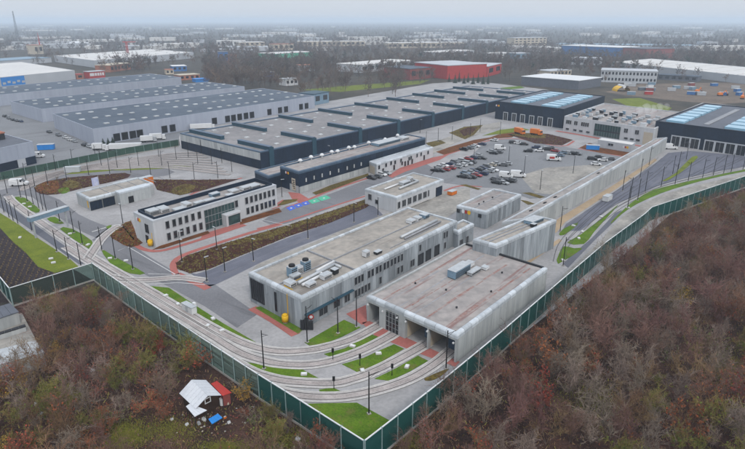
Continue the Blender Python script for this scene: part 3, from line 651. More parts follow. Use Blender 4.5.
# --- small concrete block with emblem ---------------------------------------------
F6 = Frame((486.5, 211.7), (521.3, 193.9), (456.8, 204.8), 5.6)
r = bld('emblem_block', 'small concrete block with coloured emblem beside the long wall building', F6)
shell(r, F6, 5.6, M['conc_wall'], M['roof_grey'], cop=M['coping'], seg=2.4)
panels(r, F6, 'U', .1, F6.L - .1, .1, 4.55, 1.6, M['conc_wall']); panels(r, F6, 'V', .1, F6.W - .1, .1, 4.55, 2.0, M['conc_wall'])
emblem(r, F6, 'V', F6.W * .67, 4.0, -1.35)
window(r, F6, 'V', F6.W * .2, 3.4, .9, .9, M['dframe'], M['glass']); window(r, F6, 'V', F6.W * .93, 3.4, .9, .9, M['dframe'], M['glass'])
q = MB(r.location); q.fbox(F6, 1, F6.L - 1, F6.W * .5, F6.W * .5 + .25, 5.14, 5.3); q.build('roof_rib', M['seam'], r)
for a in (6, 9, 15): q = MB(r.location); q.cyl(F6.p(a, F6.W * .56, 5.15), F6.p(a, F6.W * .56, 5.6), .2, .25, 8); q.build('roof_vent', M['dframe'], r)

# --- single storey administration block ---------------------------------------------
F7 = Frame((396.7, 197), (443.8, 179), (365, 188.3), 5.6)
r = bld('administration_block', 'low whitish block with a row of dark windows between workshop and car park', F7)
shell(r, F7, 5.6, M['plaster'], M['roof_tan'], cop=M['coping'], seg=3)
for x, ww in ((398.8, 1.2), (403.8, 1.9), (409.3, 1.9), (414.6, 1.9), (419.7, 1.9), (424.7, 1.9), (428.4, .6)): window(r, F7, 'U', k_at(F7, 'U', x, 2.7), 1.5, ww, 2.1, M['frame'], M['glass'], 1 if ww > 1.5 else 0)
window(r, F7, 'U', k_at(F7, 'U', 438.8, 2), .1, 3.8, 3.2, M['dframe'], M['navy'], name='door', sub='leaf')
wpart(r, F7, 'U', .2, F7.L * .66, .3, .75, .03, .5, 'ledge', M['kerb'])
window(r, F7, 'V', k_at(F7, 'V', 370.2, 3), 2.1, 1.5, 1.9, M['frame'], M['glass']); window(r, F7, 'V', k_at(F7, 'V', 376.8, 2.5), 1.3, 1.2, 1.4, M['frame'], M['glass'])
panels(r, F7, 'V', .1, F7.W - .1, .1, 4.55, 3.0, M['plaster'], o=.03)
unit(F7, 12, 6.5, 4.5, 2.2, 5.15, 1.2, M['metal'], 'large silver plant unit in the middle of the low administration block roof', cat='roof unit')
unit(F7, 17, 7.2, 2.0, 1.8, 5.15, 1.9, M['white'], 'tall white vent unit on the administration block roof', cat='roof unit')
duct([F7.p(8, 5.2, 5.7), F7.p(20, 5.6, 5.7), F7.p(20, 8.5, 5.7)], .4, M['metal'], 'grey bent duct on the administration block roof')
duct([F7.p(4, 8.8, 5.6), F7.p(14, 9.0, 5.6)], .3, M['white'], 'white straight duct at the back of the administration block roof')

# --- two storey office ----------------------------------------------------------------
F8 = Frame((152.5, 221), (276.2, 184.7), (133.3, 212), 7.8)
r = bld('office_building', 'white two-storey office with rows of dark windows and glazed entrance', F8)
shell(r, F8, 7.8, M['plaster'], M['roof_grey'], par=.6, pt=.9, capm=M['ltgrey'])
for x in (177, 202, 225, 248, 272, 296, 435, 473, 491, 508, 525, 541, 557, 573): window(r, F8, 'U', k_at(F8, 'U', 120 + .2673 * x, 5.4), 4.4, 1.05, 2.1, M['frame'], M['glass'])
for x in (183, 207, 231, 254, 279, 302, 478, 495, 512, 530, 545, 560, 575): window(r, F8, 'U', k_at(F8, 'U', 120 + .2673 * x, 1.9), .9, 1.05, 2.1, M['frame'], M['glass'])
k0, k1 = k_at(F8, 'U', 205, 3), k_at(F8, 'U', 234.5, 3)
window(r, F8, 'U', (k0 + k1) / 2, .15, k1 - k0, 6.2, M['frame'], M['glass_g'], 8)
for z in (2.2, 4.2): wpart(r, F8, 'U', k0, k1, z, z + .12, .10, .19, 'transom', M['frame'])
k2, k3 = k_at(F8, 'U', 222, 1), k_at(F8, 'U', 237, 1)
pr = wpart(r, F8, 'U', k2, k3, 3.2, 3.7, .0, 2.6, 'porch_roof', M['plaster'])
wpart(r, F8, 'U', k2, k2 + .8, .05, 3.2, .15, 2.6, 'porch_side', M['plaster']); wpart(r, F8, 'U', k2 + .8, k3 - .2, .1, 3.18, 1.9, 2.0, 'porch_glazing', M['glass_g']); wpart(r, F8, 'U', k3 - .2, k3, .05, 3.19, .15, 2.4, 'porch_side', M['plaster'])
for k in (F8.W * .30, F8.W * .40): window(r, F8, 'V', k, 3.4, .5, 2.4, M['dframe'], M['glass'])
window(r, F8, 'V', F8.W * .4, .1, 1.3, 2.2, M['dframe'], M['glass'], name='door', sub='leaf')
emblem(r, F8, 'V', F8.W * .78, 6.1, -1.15)
gas_box(F8, 'V', F8.W * .15, 4, 'yellow rounded gas cabinet at the end wall of the white office')
q = MB(r.location)
q.fbox(F8, 1.0, F8.L - 1, 1.0, 1.25, 7.22, 8.35); q.fbox(F8, 1.0, F8.L - 1, F8.W - 1.25, F8.W - 1, 7.22, 8.5); q.fbox(F8, 1.0, 1.25, 1.25, F8.W - 1.25, 7.22, 8.45); q.fbox(F8, F8.L - 1.25, F8.L - 1, 1.25, F8.W - 1.25, 7.22, 8.4)
q.build('roof_screen', M['navy'], r)
rs = random.Random(5); a = 2.2; i = 0
while a < F8.L - 6:
    la = rs.uniform(1.6, 4.0); lb = rs.uniform(1.6, 3.6); bb = 2.0 + rs.uniform(0, 4.5)
    u = unit(F8, a, bb, la, lb, 7.25, rs.uniform(.5, 1.3), M[rs.choice(['white', 'metal', 'white', 'bluetank', 'metal'])], 'pale plant box, %s from the left along the white office roof' % ORD[min(i, 25)], cat='roof unit', group='plant boxes on the office roof')
    a += la + rs.uniform(.3, 1.1); i += 1
# --- gatehouse ------------------------------------------------------------------------
F9 = Frame((88.8, 198.5), (153, 182.5), (76, 192), 4.3)
r = bld('gatehouse', 'low grey gatehouse with dark blue garage doors and rounded roof edges', F9)
shell(r, F9, 4.3, M['conc_clean'], M['roof_tan'], cop=M['coping'], seg=2.6)
kk = [k_at(F9, 'U', x, 1.5) for x in (90.6, 102, 103.2, 114.5)]
for a, c in ((kk[0], kk[1]), (kk[2], kk[3])): window(r, F9, 'U', (a + c) / 2, .05, c - a, 2.9, M['dframe'], M['navy'], 3, name='garage_door', sub='leaf')
k5, k6 = k_at(F9, 'U', 116.5, 2), k_at(F9, 'U', 147, 2)
wpart(r, F9, 'U', k5, k6, 0, 4.0, .0, 3.0, 'bay', M['conc_clean'])
wpart(r, F9, 'U', k5 - .1, k6 + .1, 4.0, 4.6, -.3, 3.1, 'bay_coping', M['coping'])
b = MB(r.location); wbox(b, F9, 'U', k5 + 3, k5 + 5, 3.02, 3.08, .1, 2.4); b.build('door', M['black'], r)
b = MB(r.location); wbox(b, F9, 'V', 1.2, 1.9, .05, .12, .8, 3.1); b.build('info_panel', M['yellow'], r)
for a in (8, 14, 19, 26, 30): q = MB(r.location); q.fbox(F9, a, a + .15, 1, F9.W - 1, 3.86, 4.02); q.build('roof_rib', M['seam'], r)
unit(F9, 15, F9.W + .5, 10, 3.0, 0, 3.4, M['ltgrey'], 'grey container with pale lid standing behind the gatehouse', 'storage_container', 'container', False)
unit(F9, 25, F9.W + .6, 5.5, 2.6, 0, 3.2, M['orange'], 'bright orange container standing behind the gatehouse', 'storage_container', 'container', False)
b = empty('flag', F9.p(9, F9.W + 1.0, 0), 'white and blue flag on a pole behind the gatehouse', 'flag')
q = MB(b.location); q.cyl(b.location, b.location + Vector((0, 0, 8.0)), .07, .05, 6); q.build('flagpole', M['metal'], b)
q = MB(b.location)
for i in range(5):
    x0, x1 = .1 + .5 * i, .6 + .5 * i; y0, y1 = .18 * math.sin(i * 1.4), .18 * math.sin((i + 1) * 1.4); L0 = b.location
    z0_, z1_ = -.12 * i, -.12 * (i + 1)
    q.hexa([L0 + Vector(p) for p in ((-x0, y0 - .02, 4.6 + z0_), (-x1, y1 - .02, 4.6 + z1_), (-x1, y1 + .02, 4.6 + z1_), (-x0, y0 + .02, 4.6 + z0_), (-x0, y0 - .02, 7.6 + z0_), (-x1, y1 - .02, 7.6 + z1_), (-x1, y1 + .02, 7.6 + z1_), (-x0, y0 + .02, 7.6 + z0_))])
q.build('cloth', mat('flag_cloth', (.30, .33, .62), (.6, .62, .70), .8, .5), b)

# --- dark two storey hall with low wing --------------------------------------------------
F10 = Frame((298.5, 171.6), (425.5, 137.3), (280, 165.8), 8.2)
r = bld('dark_hall', 'dark navy two-storey hall with rounded roof edge and pale plinth', F10)
shell(r, F10, 8.2, M['navy'], M['roof_grey'], cop=M['blue_metal'], seg=3)
panels(r, F10, 'U', 0, F10.L, 2.4, 7.15, 4.2, M['navy'], 'cladding_panel'); panels(r, F10, 'V', 0, F10.W, 2.4, 7.15, 3.5, M['navy'], 'cladding_panel')
panels(r, F10, 'U', 0, F10.L, .05, 2.35, 2.4, M['conc_clean'], 'plinth_panel', .08); panels(r, F10, 'V', .2, F10.W * .5, .05, 2.6, 2.0, M['conc_clean'], 'plinth_panel', .08)
emblem(r, F10, 'V', F10.W * .62, 6.4, -1.0)
for x in (306, 314, 322, 330, 338.5, 347, 354, 361): window(r, F10, 'U', k_at(F10, 'U', x, 4), 3.6, .8, 1.5, M['dframe'], M['skyl'])
b = MB(r.location); wbox(b, F10, 'V', 2.2, 4.4, .1, .22, .5, 5.0); s = b.build('notice_board', M['cream'], r)
b = MB(r.location)
for i, (x0, x1, z0) in enumerate(((2.5, 4.1, 4.1), (2.5, 3.6, 3.4), (2.5, 4.1, 2.7), (2.5, 3.9, 1.9), (2.5, 3.4, 1.2))): wbox(b, F10, 'V', x0, x1, .225, .24, z0, z0 + .38)
tag(b.build('board_print', M['black'], s), kind='stuff')
F11 = Frame((268, 176), (395, 141.5), (254.6, 170.3), 5.6, W=None)
r = bld('low_wing', 'low dark wing with grey roof and rounded edge behind the navy hall', F11)
shell(r, F11, 5.6, M['navy'], M['roof_grey'], cop=M['blue_metal'], seg=3)
panels(r, F11, 'V', 0, F11.W, .1, 4.5, 3, M['navy'], 'cladding_panel')
for i, x in enumerate((4, 9, 13, 18, 20, 26, 28, 36, 44, 52)):
    o = empty('roof_ventilator', F10.p(x * 1.35 + 4, F10.W - 1.6 + (i % 2), 7.75), 'white round-topped roof ventilator, %s from the left on the navy hall' % ORD[i], 'roof ventilator', 'ventilators on the navy hall')
    q = MB(o.location); q.cyl(o.location, o.location + Vector((0, 0, 1.0)), .45, .45, 10); q.build('stack', M['metal'], o)
    q = MB(o.location); q.cyl(o.location + Vector((0, 0, 1.0)), o.location + Vector((0, 0, 1.7)), .95, .5, 10); q.build('cowl', M['white'], o)
unit(F10, F10.L - 30, 5, 16, 5, 7.75, 1.2, M['bluetank'], 'long blue plant housing on the far half of the navy hall roof', cat='plant housing')
unit(F10, F10.L - 12, 5, 5, 4, 7.75, 1.0, M['white'], 'white plant box at the far end of the navy hall roof', cat='plant housing')
F12 = Frame((376.7, 164), (433.3, 146.8), (369.2, 160.8), 4.9)
r = bld('white_annex', 'long whitish annex with small dark windows beside red paving', F12)
shell(r, F12, 4.9, M['plaster'], M['ltgrey'], cop=M['coping'], seg=3)
for x, z in ((379, 3), (386, 3), (391, 3.2), (395, 3), (401, 3), (402, 1.6), (409, 2.6), (411, 2.8), (417, 3), (421, 3), (428, 2.8), (383, .6), (394, .6), (405, .7), (408, .7), (412, .7), (424, .7)): window(r, F12, 'U', k_at(F12, 'U', x, z), z - .5, 1.1, 1.5 if z > 1 else 2.1, M['frame'], M['glass'])
b = MB(r.location); wbox(b, F12, 'V', 1.5, F12.W - .6, .05, .15, .2, 3.3); b.build('timber_panel', M['cream'], r)

# --- big sawtooth workshop hall -----------------------------------------------------------
F13 = Frame((260.3, 151.8), (537, 91.5), (180, 133), 7.7)
r = bld('sawtooth_hall', 'large dark hall with grey roof crossed by two rows of dark skylight ridges', F13)
H = 7.7
shell(r, F13, H, M['navy'], M['roof_mid'], par=.5, pt=1.2, capm=M['blue_metal'])
panels(r, F13, 'U', 0, F13.L, .1, H - .55, 6.5, M['navy'], 'cladding_panel'); 
panels(r, F13, 'V', .3, F13.W - .3, H * .52, H - .55, 2.6, M['conc_clean'], 'concrete_panel', .1); panels(r, F13, 'V', .3, F13.W - .3, .1, H * .5, 6, M['navy'], 'cladding_panel')
ridge_x = (271, 314, 360, 398.5, 433, 463, 487, 507, 524)
for x in ridge_x:
    k = k_at(F13, 'U', x, H)
    for b0, b1 in ((.2, F13.W * .36), (F13.W * .56, F13.W - .3)):
        q = MB(r.location); q.fbox(F13, k - .9, k + .9, b0, b1, H - .5, H + 1.1); o = q.build('skylight_ridge', M['teal'], r)
        q = MB(r.location); q.fbox(F13, k - 1.1, k + 1.1, b0 - .1, b1 + .1, H + 1.11, H + 1.3); q.build('ridge_cap', M['blue_metal'], o)
    q = MB(r.location); q.fbox(F13, k - 1.3, k + 1.3, -.35, -.06, .1, H + 1.0); q.build('stair_tower', M['teal'], r)
rs = random.Random(3)
for i in range(len(ridge_x)):
    k0 = k_at(F13, 'U', ridge_x[i], H); k1 = k_at(F13, 'U', ridge_x[i + 1], H) if i + 1 < len(ridge_x) else F13.L
    for u in (.35, .75):
        for vv in (.12, .3, .47, .72, .9):
            a, bb = k0 + (k1 - k0) * u, F13.W * vv
            if a > F13.L - 3: continue
            q = MB(r.location); q.fbox(F13, a, a + 2.2, bb, bb + 1.6, H - .47, H - .1); q.build('skylight', M['skyl'], r)

# --- right-hand dark tram halls with blue skylights -----------------------------------------
def tram_hall(name, label, n, e, w, H, gates, rows, gw, gt):
    fr = Frame(n, e, w, H); r = bld(name, label, fr)
    shell(r, fr, H, M['navy'], M['roof_dark'], par=.5, pt=.6, capm=M['navy'])
    panels(r, fr, 'U', 0, fr.L, 5.6, H - .55, 7, M['navy'], 'cladding_panel'); panels(r, fr, 'X', 0, fr.W, .1, H - .55, 7, M['navy'], 'cladding_panel')
    for x in gates:
        k = k_at(fr, 'U', x, 2.5)
        window(r, fr, 'U', k, .1, gw, 4.7, M['ltgrey'], M['glass'], 1, name='gate', t=gt, sub='leaf')
    for b0, b1, a0, a1, n in rows:
        for i in range(n):
            x0 = a0 + (a1 - a0) * i / n; d = (a1 - a0) / n
            for j in range(1):
                q = MB(r.location)
                q.fbox(fr, fr.L * b0, fr.L * b1, fr.W * x0, fr.W * (x0 + d * .74), H - .48, H + .5); o = q.build('skylight', M['blueglass'], r)
    return fr, r
F14, r14 = tram_hall('tram_hall', 'dark navy tram hall with white gates behind the car park', (496, 101), (564, 109), (543, 90), 11.3, (505.5, 514, 522.5, 531.5, 540, 550), ((.20, .42, .04, .92, 7), (.66, .88, .04, .92, 7)), 2.7, .4)
emblem(r14, F14, 'U', 1.5, 8.6, 1.2)
F15, r15 = tram_hall('tram_hall', 'dark navy tram hall with grey gates at the right edge', (656, 120.8), (800, 138.5), (704, 103), 11.3, (675.5, 685, 694.5, 709, 719.5, 730, 741, 752, 763), ((.06, .20, .05, .92, 7), (.50, .70, .05, .92, 7), (.85, .97, .05, .92, 6)), 3.7, .5)
q = MB(r15.location); q.fbox(F15, F15.L * .33, F15.L * .37, F15.W * .1, F15.W * .85, 10.85, 11.2); q.build('roof_walkway', M['seam'], r15)
# --- white building with green glass -------------------------------------------------------
F16 = Frame((564.5, 116), (654.5, 128.8), (604, 103), 8.6)
r = bld('white_workshop', 'white two-storey building with large green glass front beyond the car park', F16)
shell(r, F16, 8.6, M['plaster'], M['roof_grey'], par=.6, pt=.6)
for x in (567, 568.8, 570.6, 575, 576.8, 582, 584, 586, 588, 625, 627, 636, 638): window(r, F16, 'U', k_at(F16, 'U', x, 5.5), 4.6, .8, 2.0, M['frame'], M['glass'])
for x in (567.5, 575, 581, 588, 626, 632, 638): window(r, F16, 'U', k_at(F16, 'U', x, 2), 1.2, 1.9, .9, M['frame'], M['glass'])
k0, k1 = k_at(F16, 'U', 594.5, 4), k_at(F16, 'U', 620, 4)
window(r, F16, 'U', (k0 + k1) / 2, .6, k1 - k0, 6.4, M['frame'], M['glass_g'], 9)
wpart(r, F16, 'U', k0, k1, 3.2, 3.9, .10, .19, 'spandrel', M['glass'])
wpart(r, F16, 'U', k_at(F16, 'U', 643, 3), k_at(F16, 'U', 652, 3), .1, 6.4, .02, .15, 'timber_panel', M['cream'])
rs = random.Random(11); i = 0
for bb in (3, 9, 15, 21, 28, 35):
    for aa in range(7):
        if aa * 5.5 + 6 > F16.L - 5 or bb > F16.W - 4: continue
        unit(F16, 4 + aa * 6.6 + rs.uniform(-1, 1), bb + rs.uniform(-.6, .6), rs.uniform(1.6, 3), rs.uniform(1.5, 2.6), 8.05, rs.uniform(1.0, 2.0), M[rs.choice(['metal', 'bluetank', 'white', 'dframe'])],
             'grey plant box, %s of the %s row from the front on the white building roof' % (ORD[aa], ORD[(3, 9, 15, 21, 28, 35).index(bb)]), cat='roof unit', group='plant boxes on the white building with green glass', grille=False); i += 1
F17 = Frame((598, 139.6), (632, 144.8), (602, 137.3), 3.9)
r = bld('site_cabin', 'long pale cabin with yellow and red emblem in front of the white building', F17, 'cabin')
shell(r, F17, 3.9, M['ltgrey'], M['whroof'], par=.2, pt=.2)
panels(r, F17, 'U', 0, F17.L, .2, 3.6, 2.4, M['ltgrey'], 'wall_panel')
for x in (609.5, 612): window(r, F17, 'U', k_at(F17, 'U', x, 2.5), 1.9, 1.1, 1.0, M['frame'], M['glass'])
emblem(r, F17, 'U', F17.L * .83, 2.3, 1.2)

# --- grey warehouses on the left ------------------------------------------------------------
def warehouse(label, n, e, w, H, docks=(), sky=(5, 12), fr=None, pan='V', roofm='roof_wh', wallm='whwall', step=9):
    fr = fr or Frame(n, e, w, H); r = bld('warehouse', label, fr, 'warehouse', None)
    shell(r, fr, H, M[wallm], M[roofm], par=.35, pt=.3, capm=M[wallm])
    for sd, Ls in (('U', fr.L), ('V', fr.W)): panels(r, fr, sd, 0, Ls, .1, H - .4, step, M[wallm], 'cladding_panel', .04)
    me = None
    for i in range(sky[1]):
        for j in range(sky[0]):
            a, bb = fr.L * (i + .55) / sky[1], fr.W * (j + .5) / sky[0]
            if me is None:
                q = MB((0, 0, 0)); q.box(-1.3, 1.3, -.9, .9, 0, .5); me = q.mesh('skylight', M['skyl'])
            if (i * 7 + j * 5) % 9 in (0, 4): continue
            place('skylight', me, r, fr.p(a + (j % 2) * 2, bb, H - .33) - r.location, fr.ang())
    for x in docks:
        k = k_at(fr, 'U', x, 2)
        window(r, fr, 'U', k, 1.0, 3.0, 3.2, M['dframe'], M['black'], name='loading_dock', t=.35, sub='dock_door')
    return fr, r
warehouse('long grey warehouse nearest the fence with a row of dark loading docks', (92.5, 129), (314.5, 96), (52.4, 113.6), 8.6, (117, 125, 133, 140, 164.6, 172.7, 214.5, 227.6, 233.5, 239.7, 246, 252, 269.4, 280, 286, 301, 306.5), (3, 22))
warehouse('middle long grey warehouse of the three on the left', (41, 109), (244.5, 86.4), (10, 101), 8.3, (), (3, 20))
warehouse('farthest long grey warehouse of the three on the left', (-25, 97), (181, 77.2), (-48, 90.5), 8.3, (), (2, 20))
F20 = Frame((32, 141.5), (36, 139.9), (-30, 154.5), 9.9); F20 = Frame((32.5, 141.3), (12, 131.5), (-40, 156.5), 9.9)
def left_depot():
    fr = Frame((-40, 156.5), (32.5, 141.3), (-70, 146), 9.9)
    r = bld('corner_warehouse', 'pale blue-grey warehouse cut off by the left edge', fr, 'warehouse')
    shell(r, fr, 9.9, M['whwall'], M['roof_dark'], par=.4, pt=.4, capm=M['whwall'])
    panels(r, fr, 'U', 0, fr.L, 3.6, 9.4, 8, M['whwall'], 'cladding_panel'); panels(r, fr, 'U', fr.L * .45, fr.L, .1, 3.5, 8, M['navy'], 'plinth_panel')
    wpart(r, fr, 'U', fr.L * .72, fr.L * .84, .1, 3.5, .05, .25, 'roller_door', M['ltgrey'])
    q = MB(r.location); q.fbox(fr, fr.L * .3, fr.L * .86, fr.W * .55, fr.W * .95, 9.5, 12.2); q.build('upper_storey', M['dframe'], r)
    q = MB(r.location); q.fbox(fr, fr.L * .3 - .3, fr.L * .86 + .3, fr.W * .55 - .3, fr.W * .95 + .3, 12.2, 12.7); q.build('upper_roof', M['terra'], r)
left_depot()
F21 = Frame((0, 77.3), (74.5, 70.3), (-45, 66.5), 9.5)
r = bld('blue_front_warehouse', 'pale-roofed warehouse with bright blue front on the left edge', F21, 'warehouse')
shell(r, F21, 9.5, M['ltgrey'], M['whroof'], par=.3, pt=.3)
kx = k_at(F21, 'U', 25, 4)
panels(r, F21, 'U', 0, kx, .1, 9, 12, M['sky_bl'], 'blue_panel', .1); panels(r, F21, 'U', kx, F21.L, .1, 9, 14, M['ltgrey'], 'cladding_panel')
for i in range(5):
    q = MB(r.location); k = kx * (i + .3) / 5; wbox(q, F21, 'U', k, k + kx * .13, .12, .16, 2.5 + (i % 2), 4.5 + (i % 2)); q.build('wave_mark', M['ltgrey'], r)
warehouse('white-roofed warehouse far behind the grey warehouses', (94, 60.5), (193.5, 52.3), (54, 55.5), 9.5, (), (2, 8), roofm='whroof', wallm='ltgrey', step=25)

# ------------------------------------------------------------------ noise fences: clear green panels between steel posts
def fence(name, label, pts, H, step=4.0, m='acrylic', rail='white', px_z=None):
    P = [at(x, y, H) for x, y in pts]
    for p in P: p.z = 0
    r = empty(name, P[len(P) // 2], label, 'fence', None)
    joint = 0
    for i in range(len(P) - 1):
        d = P[i + 1] - P[i]; Ls = d.length; d = d / Ls; nn = Vector((-d.y, d.x, 0)); n = max(1, round(Ls / step))
        st = Ls / n
        me = {}
        for part, (x0, x1, y0, y1, z0, z1), mm in (('fence_panel', (.07, st - .07, -.03, .03, .42, H - .1), m), ('plinth', (.02, st - .02, -.12, .12, 0, .42), 'plinth'), ('top_rail', (0, st, -.09, .09, H - .08, H + .04), rail)):
            q = MB(); q.hexa([d * x + nn * y + Vector((0, 0, z)) for z in (z0, z1) for x, y in ((x0, y0), (x1, y0), (x1, y1), (x0, y1))]); me[part] = (q.mesh(part, M[mm]))
        q = MB(); q.hexa([d * x + nn * y + Vector((0, 0, z)) for z in (0, H + .1) for x, y in ((-.06, -.14), (.06, -.14), (.06, .14), (-.06, .14))]); pm = q.mesh('fence_post', M['steelpost'])
        for k in range(n):
            loc = P[i] + d * (st * k) - r.location
            for part in me: place(part, me[part], r, loc)
            if not (k == 0 and i > 0): place('fence_post', pm, r, loc + (d * .0))
        if i == len(P) - 2: place('fence_post', pm, r, P[-1] - r.location)
    return r
fence('noise_fence', 'tall clear green noise fence with steel posts along the tracks on the left', [(92, 263), (150, 303), (200, 336.5), (258, 374)], 5.0, 3.9, 'acrylic_clear')
fence('noise_fence', 'deep green stretch of noise fence by the triangular corner lawn', [(258, 374), (300, 400), (364, 440.5)], 5.0, 3.9)
fence('noise_fence', 'tall deep green noise fence with white top rail between depot and right-hand thicket', [(364.6, 440.5), (440, 382), (502, 331), (560, 281), (606, 242), (645, 213.5), (652, 207), (745, 176), (800, 160)], 5.0, 3.9)
fence('noise_fence', 'short grey-green noise fence of five wide panels below the ploughed field', [(9, 288), (91.5, 263)], 4.6, 4.4, 'acrylic_clear')
fence('noise_fence', 'short pale teal noise fence running off the left edge above the garages', [(-30, 240), (9, 288)], 4.6, 4.4)
M['fgreen'] = mat('green_mesh_fence', (.05, .10, .075), (.03, .065, .05), .6, .3, rnd=.15)
fence('boundary_fence', 'long low dark green fence between the far-left yard and the warehouses', [(-30, 178.5), (0, 172.5), (125, 148), (178, 139.7)], 3.4, 4.5, 'fgreen', 'fgreen')

# ------------------------------------------------------------------ poles
pm_ = MB(); pm_.cyl((0, 0, 0), (0, 0, 8), .13, .09, 7); pm_ = pm_.mesh('mast', M['pole'])
pf_ = MB(); pf_.box(-.3, .3, -.3, .3, 0, .22); pf_ = pf_.mesh('foot', M['plinth'])
pa_ = MB(); pa_.cyl((0, 0, 7.3), (1.7, 0, 7.6), .05, .04, 5); pa_.cyl((0, 0, 6.7), (1.3, 0, 7.5), .035, .03, 5); pa_ = pa_.mesh('bracket_arm', M['pole'])
lamp_ = MB(); lamp_.box(-.1, 1.1, -.14, .14, 7.95, 8.08); lamp_ = lamp_.mesh('lamp_head', M['metal'])
def poles(kind, where, group, px, h=8.0, arm=True):
    px = sorted(px)
    for i, (x, y) in enumerate(px):
        nm = 'catenary_pole' if arm else 'lamp_post'
        lab = ('black line pole, ' if arm else 'dark lamp post, ') + ORD[min(i, 25)] + ' from left, ' + where
        o = empty(nm, at(x, y), lab, 'pole' if arm else 'lamp post', group, random.choice([0.9, -.65, 2.4, .4]))
        s = h / 8.0
        a = place('mast', pm_, o); a.scale = (1, 1, s)
        place('foot', pf_, o)
        b = place('bracket_arm' if arm else 'lamp_head', pa_ if arm else lamp_, o); b.location.z = (s - 1) * 8.0
poles('c', 'by the curved tracks before the workshop', 'poles by the front tracks', [(264, 369), (307.3, 342.5), (338, 333.5), (356.6, 327), (369, 414), (446, 369), (386, 352), (330, 397)][:6])
poles('c', 'on the grass of the outer left road', 'poles on the outer left road', [(4.2, 212.5), (9.2, 217.7), (13.4, 221), (18, 224), (57, 252), (68.5, 259.5), (81, 266), (32, 231)], 6.5)
poles('c', 'between gatehouse yard and left tracks', 'poles by the gatehouse tracks', [(21, 198), (27.5, 202), (33.5, 205), (39, 208.5), (43, 210), (46.5, 211.5), (60, 222), (74, 233), (82.5, 244), (102, 250.5), (115.5, 259), (133, 269.5)], 7.0)
poles('c', 'along the far-left boundary fence', 'poles by the far-left fence', [(7.5, 194), (26, 180), (35, 187), (48, 184.5), (56, 170.5), (67, 181), (73, 164.5), (89, 176), (101.5, 166), (110, 174.5), (117.5, 168), (96, 160)], 7.0)
poles('c', 'in the track fan before the sawtooth hall', 'poles in the track fan', [(131, 173.5), (139, 166), (151, 176.5), (159, 157), (162, 166), (170, 178), (176.5, 160), (188.5, 157.5), (194.5, 179.5), (198, 164.5), (201.5, 154), (212, 165), (218, 178.5), (222, 163), (232, 172)], 7.0)
poles('c', 'on dark paving before the right-hand tram hall', 'poles on the right-hand tracks', [(563, 266), (560, 231.5), (622.5, 191), (630, 199), (627.5, 208.5), (637.5, 200.5), (640, 178), (645, 192), (649, 165), (661, 187), (672.5, 174.5), (675, 184), (678, 170), (686, 160), (688, 181.5), (702.5, 178), (713, 176), (723.5, 173.5), (731, 172), (743, 169.5)], 8.0)
poles('l', 'around the office and the mulch beds', 'lamp posts near the office', [(123, 224), (181, 254), (182, 262), (207, 282), (217, 249.5), (225, 272), (253.6, 261.5), (282, 197), (308, 239), (354, 222.5), (378, 216), (330, 160)], 6.5, False)
poles('l', 'around the car park', 'lamp posts in the car park', [(540, 190), (524, 173.5), (573, 173.5), (508.5, 162.5), (473.5, 166), (560, 262 - 40), (426, 146), (438, 142), (452, 140), (470, 137), (480, 132), (500, 135), (420, 133)][:5] + [(426, 146), (438, 142), (452, 140), (470, 137), (480, 132), (500, 135), (420, 133)], 7.5, False)
# small track signals
for i, (x, y) in enumerate([(333, 384 - 24), (360, 366), (392, 376), (334, 389)]):
    o = empty('track_signal', at(x, y), 'short black track signal on a post, %s from the left beside the front tracks' % ORD[i], 'signal', 'short signals by the tracks')
    q = MB(o.location); q.cyl(o.location, o.location + Vector((0, 0, 1.7)), .07, .07, 6); q.build('post', M['pole'], o)
    q = MB(o.location); L0 = o.location; q.hexa([L0 + Vector(p) for p in ((-.22, -.15, 1.7), (.22, -.15, 1.7), (.22, .15, 1.7), (-.22, .15, 1.7), (-.22, -.15, 2.5), (.22, -.15, 2.5), (.22, .15, 2.5), (-.22, .15, 2.5))]); q.build('signal_head', M['black'], o)
# switch cabinets and a red sign at the workshop corner
o = empty('switch_cabinet', at(307, 329.5), 'dark blue-grey switch cabinets grouped at the workshop corner', 'cabinet')
for i, (x, h) in enumerate(((-.9, 2.2), (0, 2.6), (.9, 1.9))):
    q = MB(o.location); L0 = o.location; q.hexa([L0 + Vector((x + a, b, c)) for c in (0, h) for a, b in ((-.4, -.3), (.4, -.3), (.4, .3), (-.4, .3))]); q.build('cabinet_box', M['dframe'], o)
o = empty('round_sign', at(311.5, 326.5), 'round red sign on a post beside the switch cabinets', 'sign')
q = MB(o.location); L0 = o.location; q.cyl(L0, L0 + Vector((0, 0, 2.4)), .06, .06, 6); q.build('post', M['pole'], o)
q = MB(o.location); q.cyl(L0 + Vector((0, -.12, 2.3)), L0 + Vector((0, -.06, 2.3)), .6, .6, 14); q.build('disc', M['redp'], o)
q = MB(o.location); q.cyl(L0 + Vector((0, -.15, 2.3)), L0 + Vector((0, -.121, 2.3)), .35, .35, 14); q.build('disc_centre', M['white'], o)
# white equipment cabinet in the long lawn
o = empty('equipment_cabinet', at(189.6, 311.5), 'white concrete equipment cabinet standing in the long lawn strip', 'cabinet', None, R(-40))
for nm, bx, mm in (('cabinet_body', (-1.9, 1.9, -.6, .6, 0, 1.6), 'white'), ('cabinet_roof', (-2.0, 2.0, -.7, .7, 1.6, 1.75), 'metal'), ('door', (-.5, .4, -.66, -.6, .1, 1.45), 'ltgrey'), ('side_box', (.4, 1.2, .6, 1.1, 0, 2.1), 'white')):
    q = MB(); q.box(*bx); q.build(nm, M[mm], o)
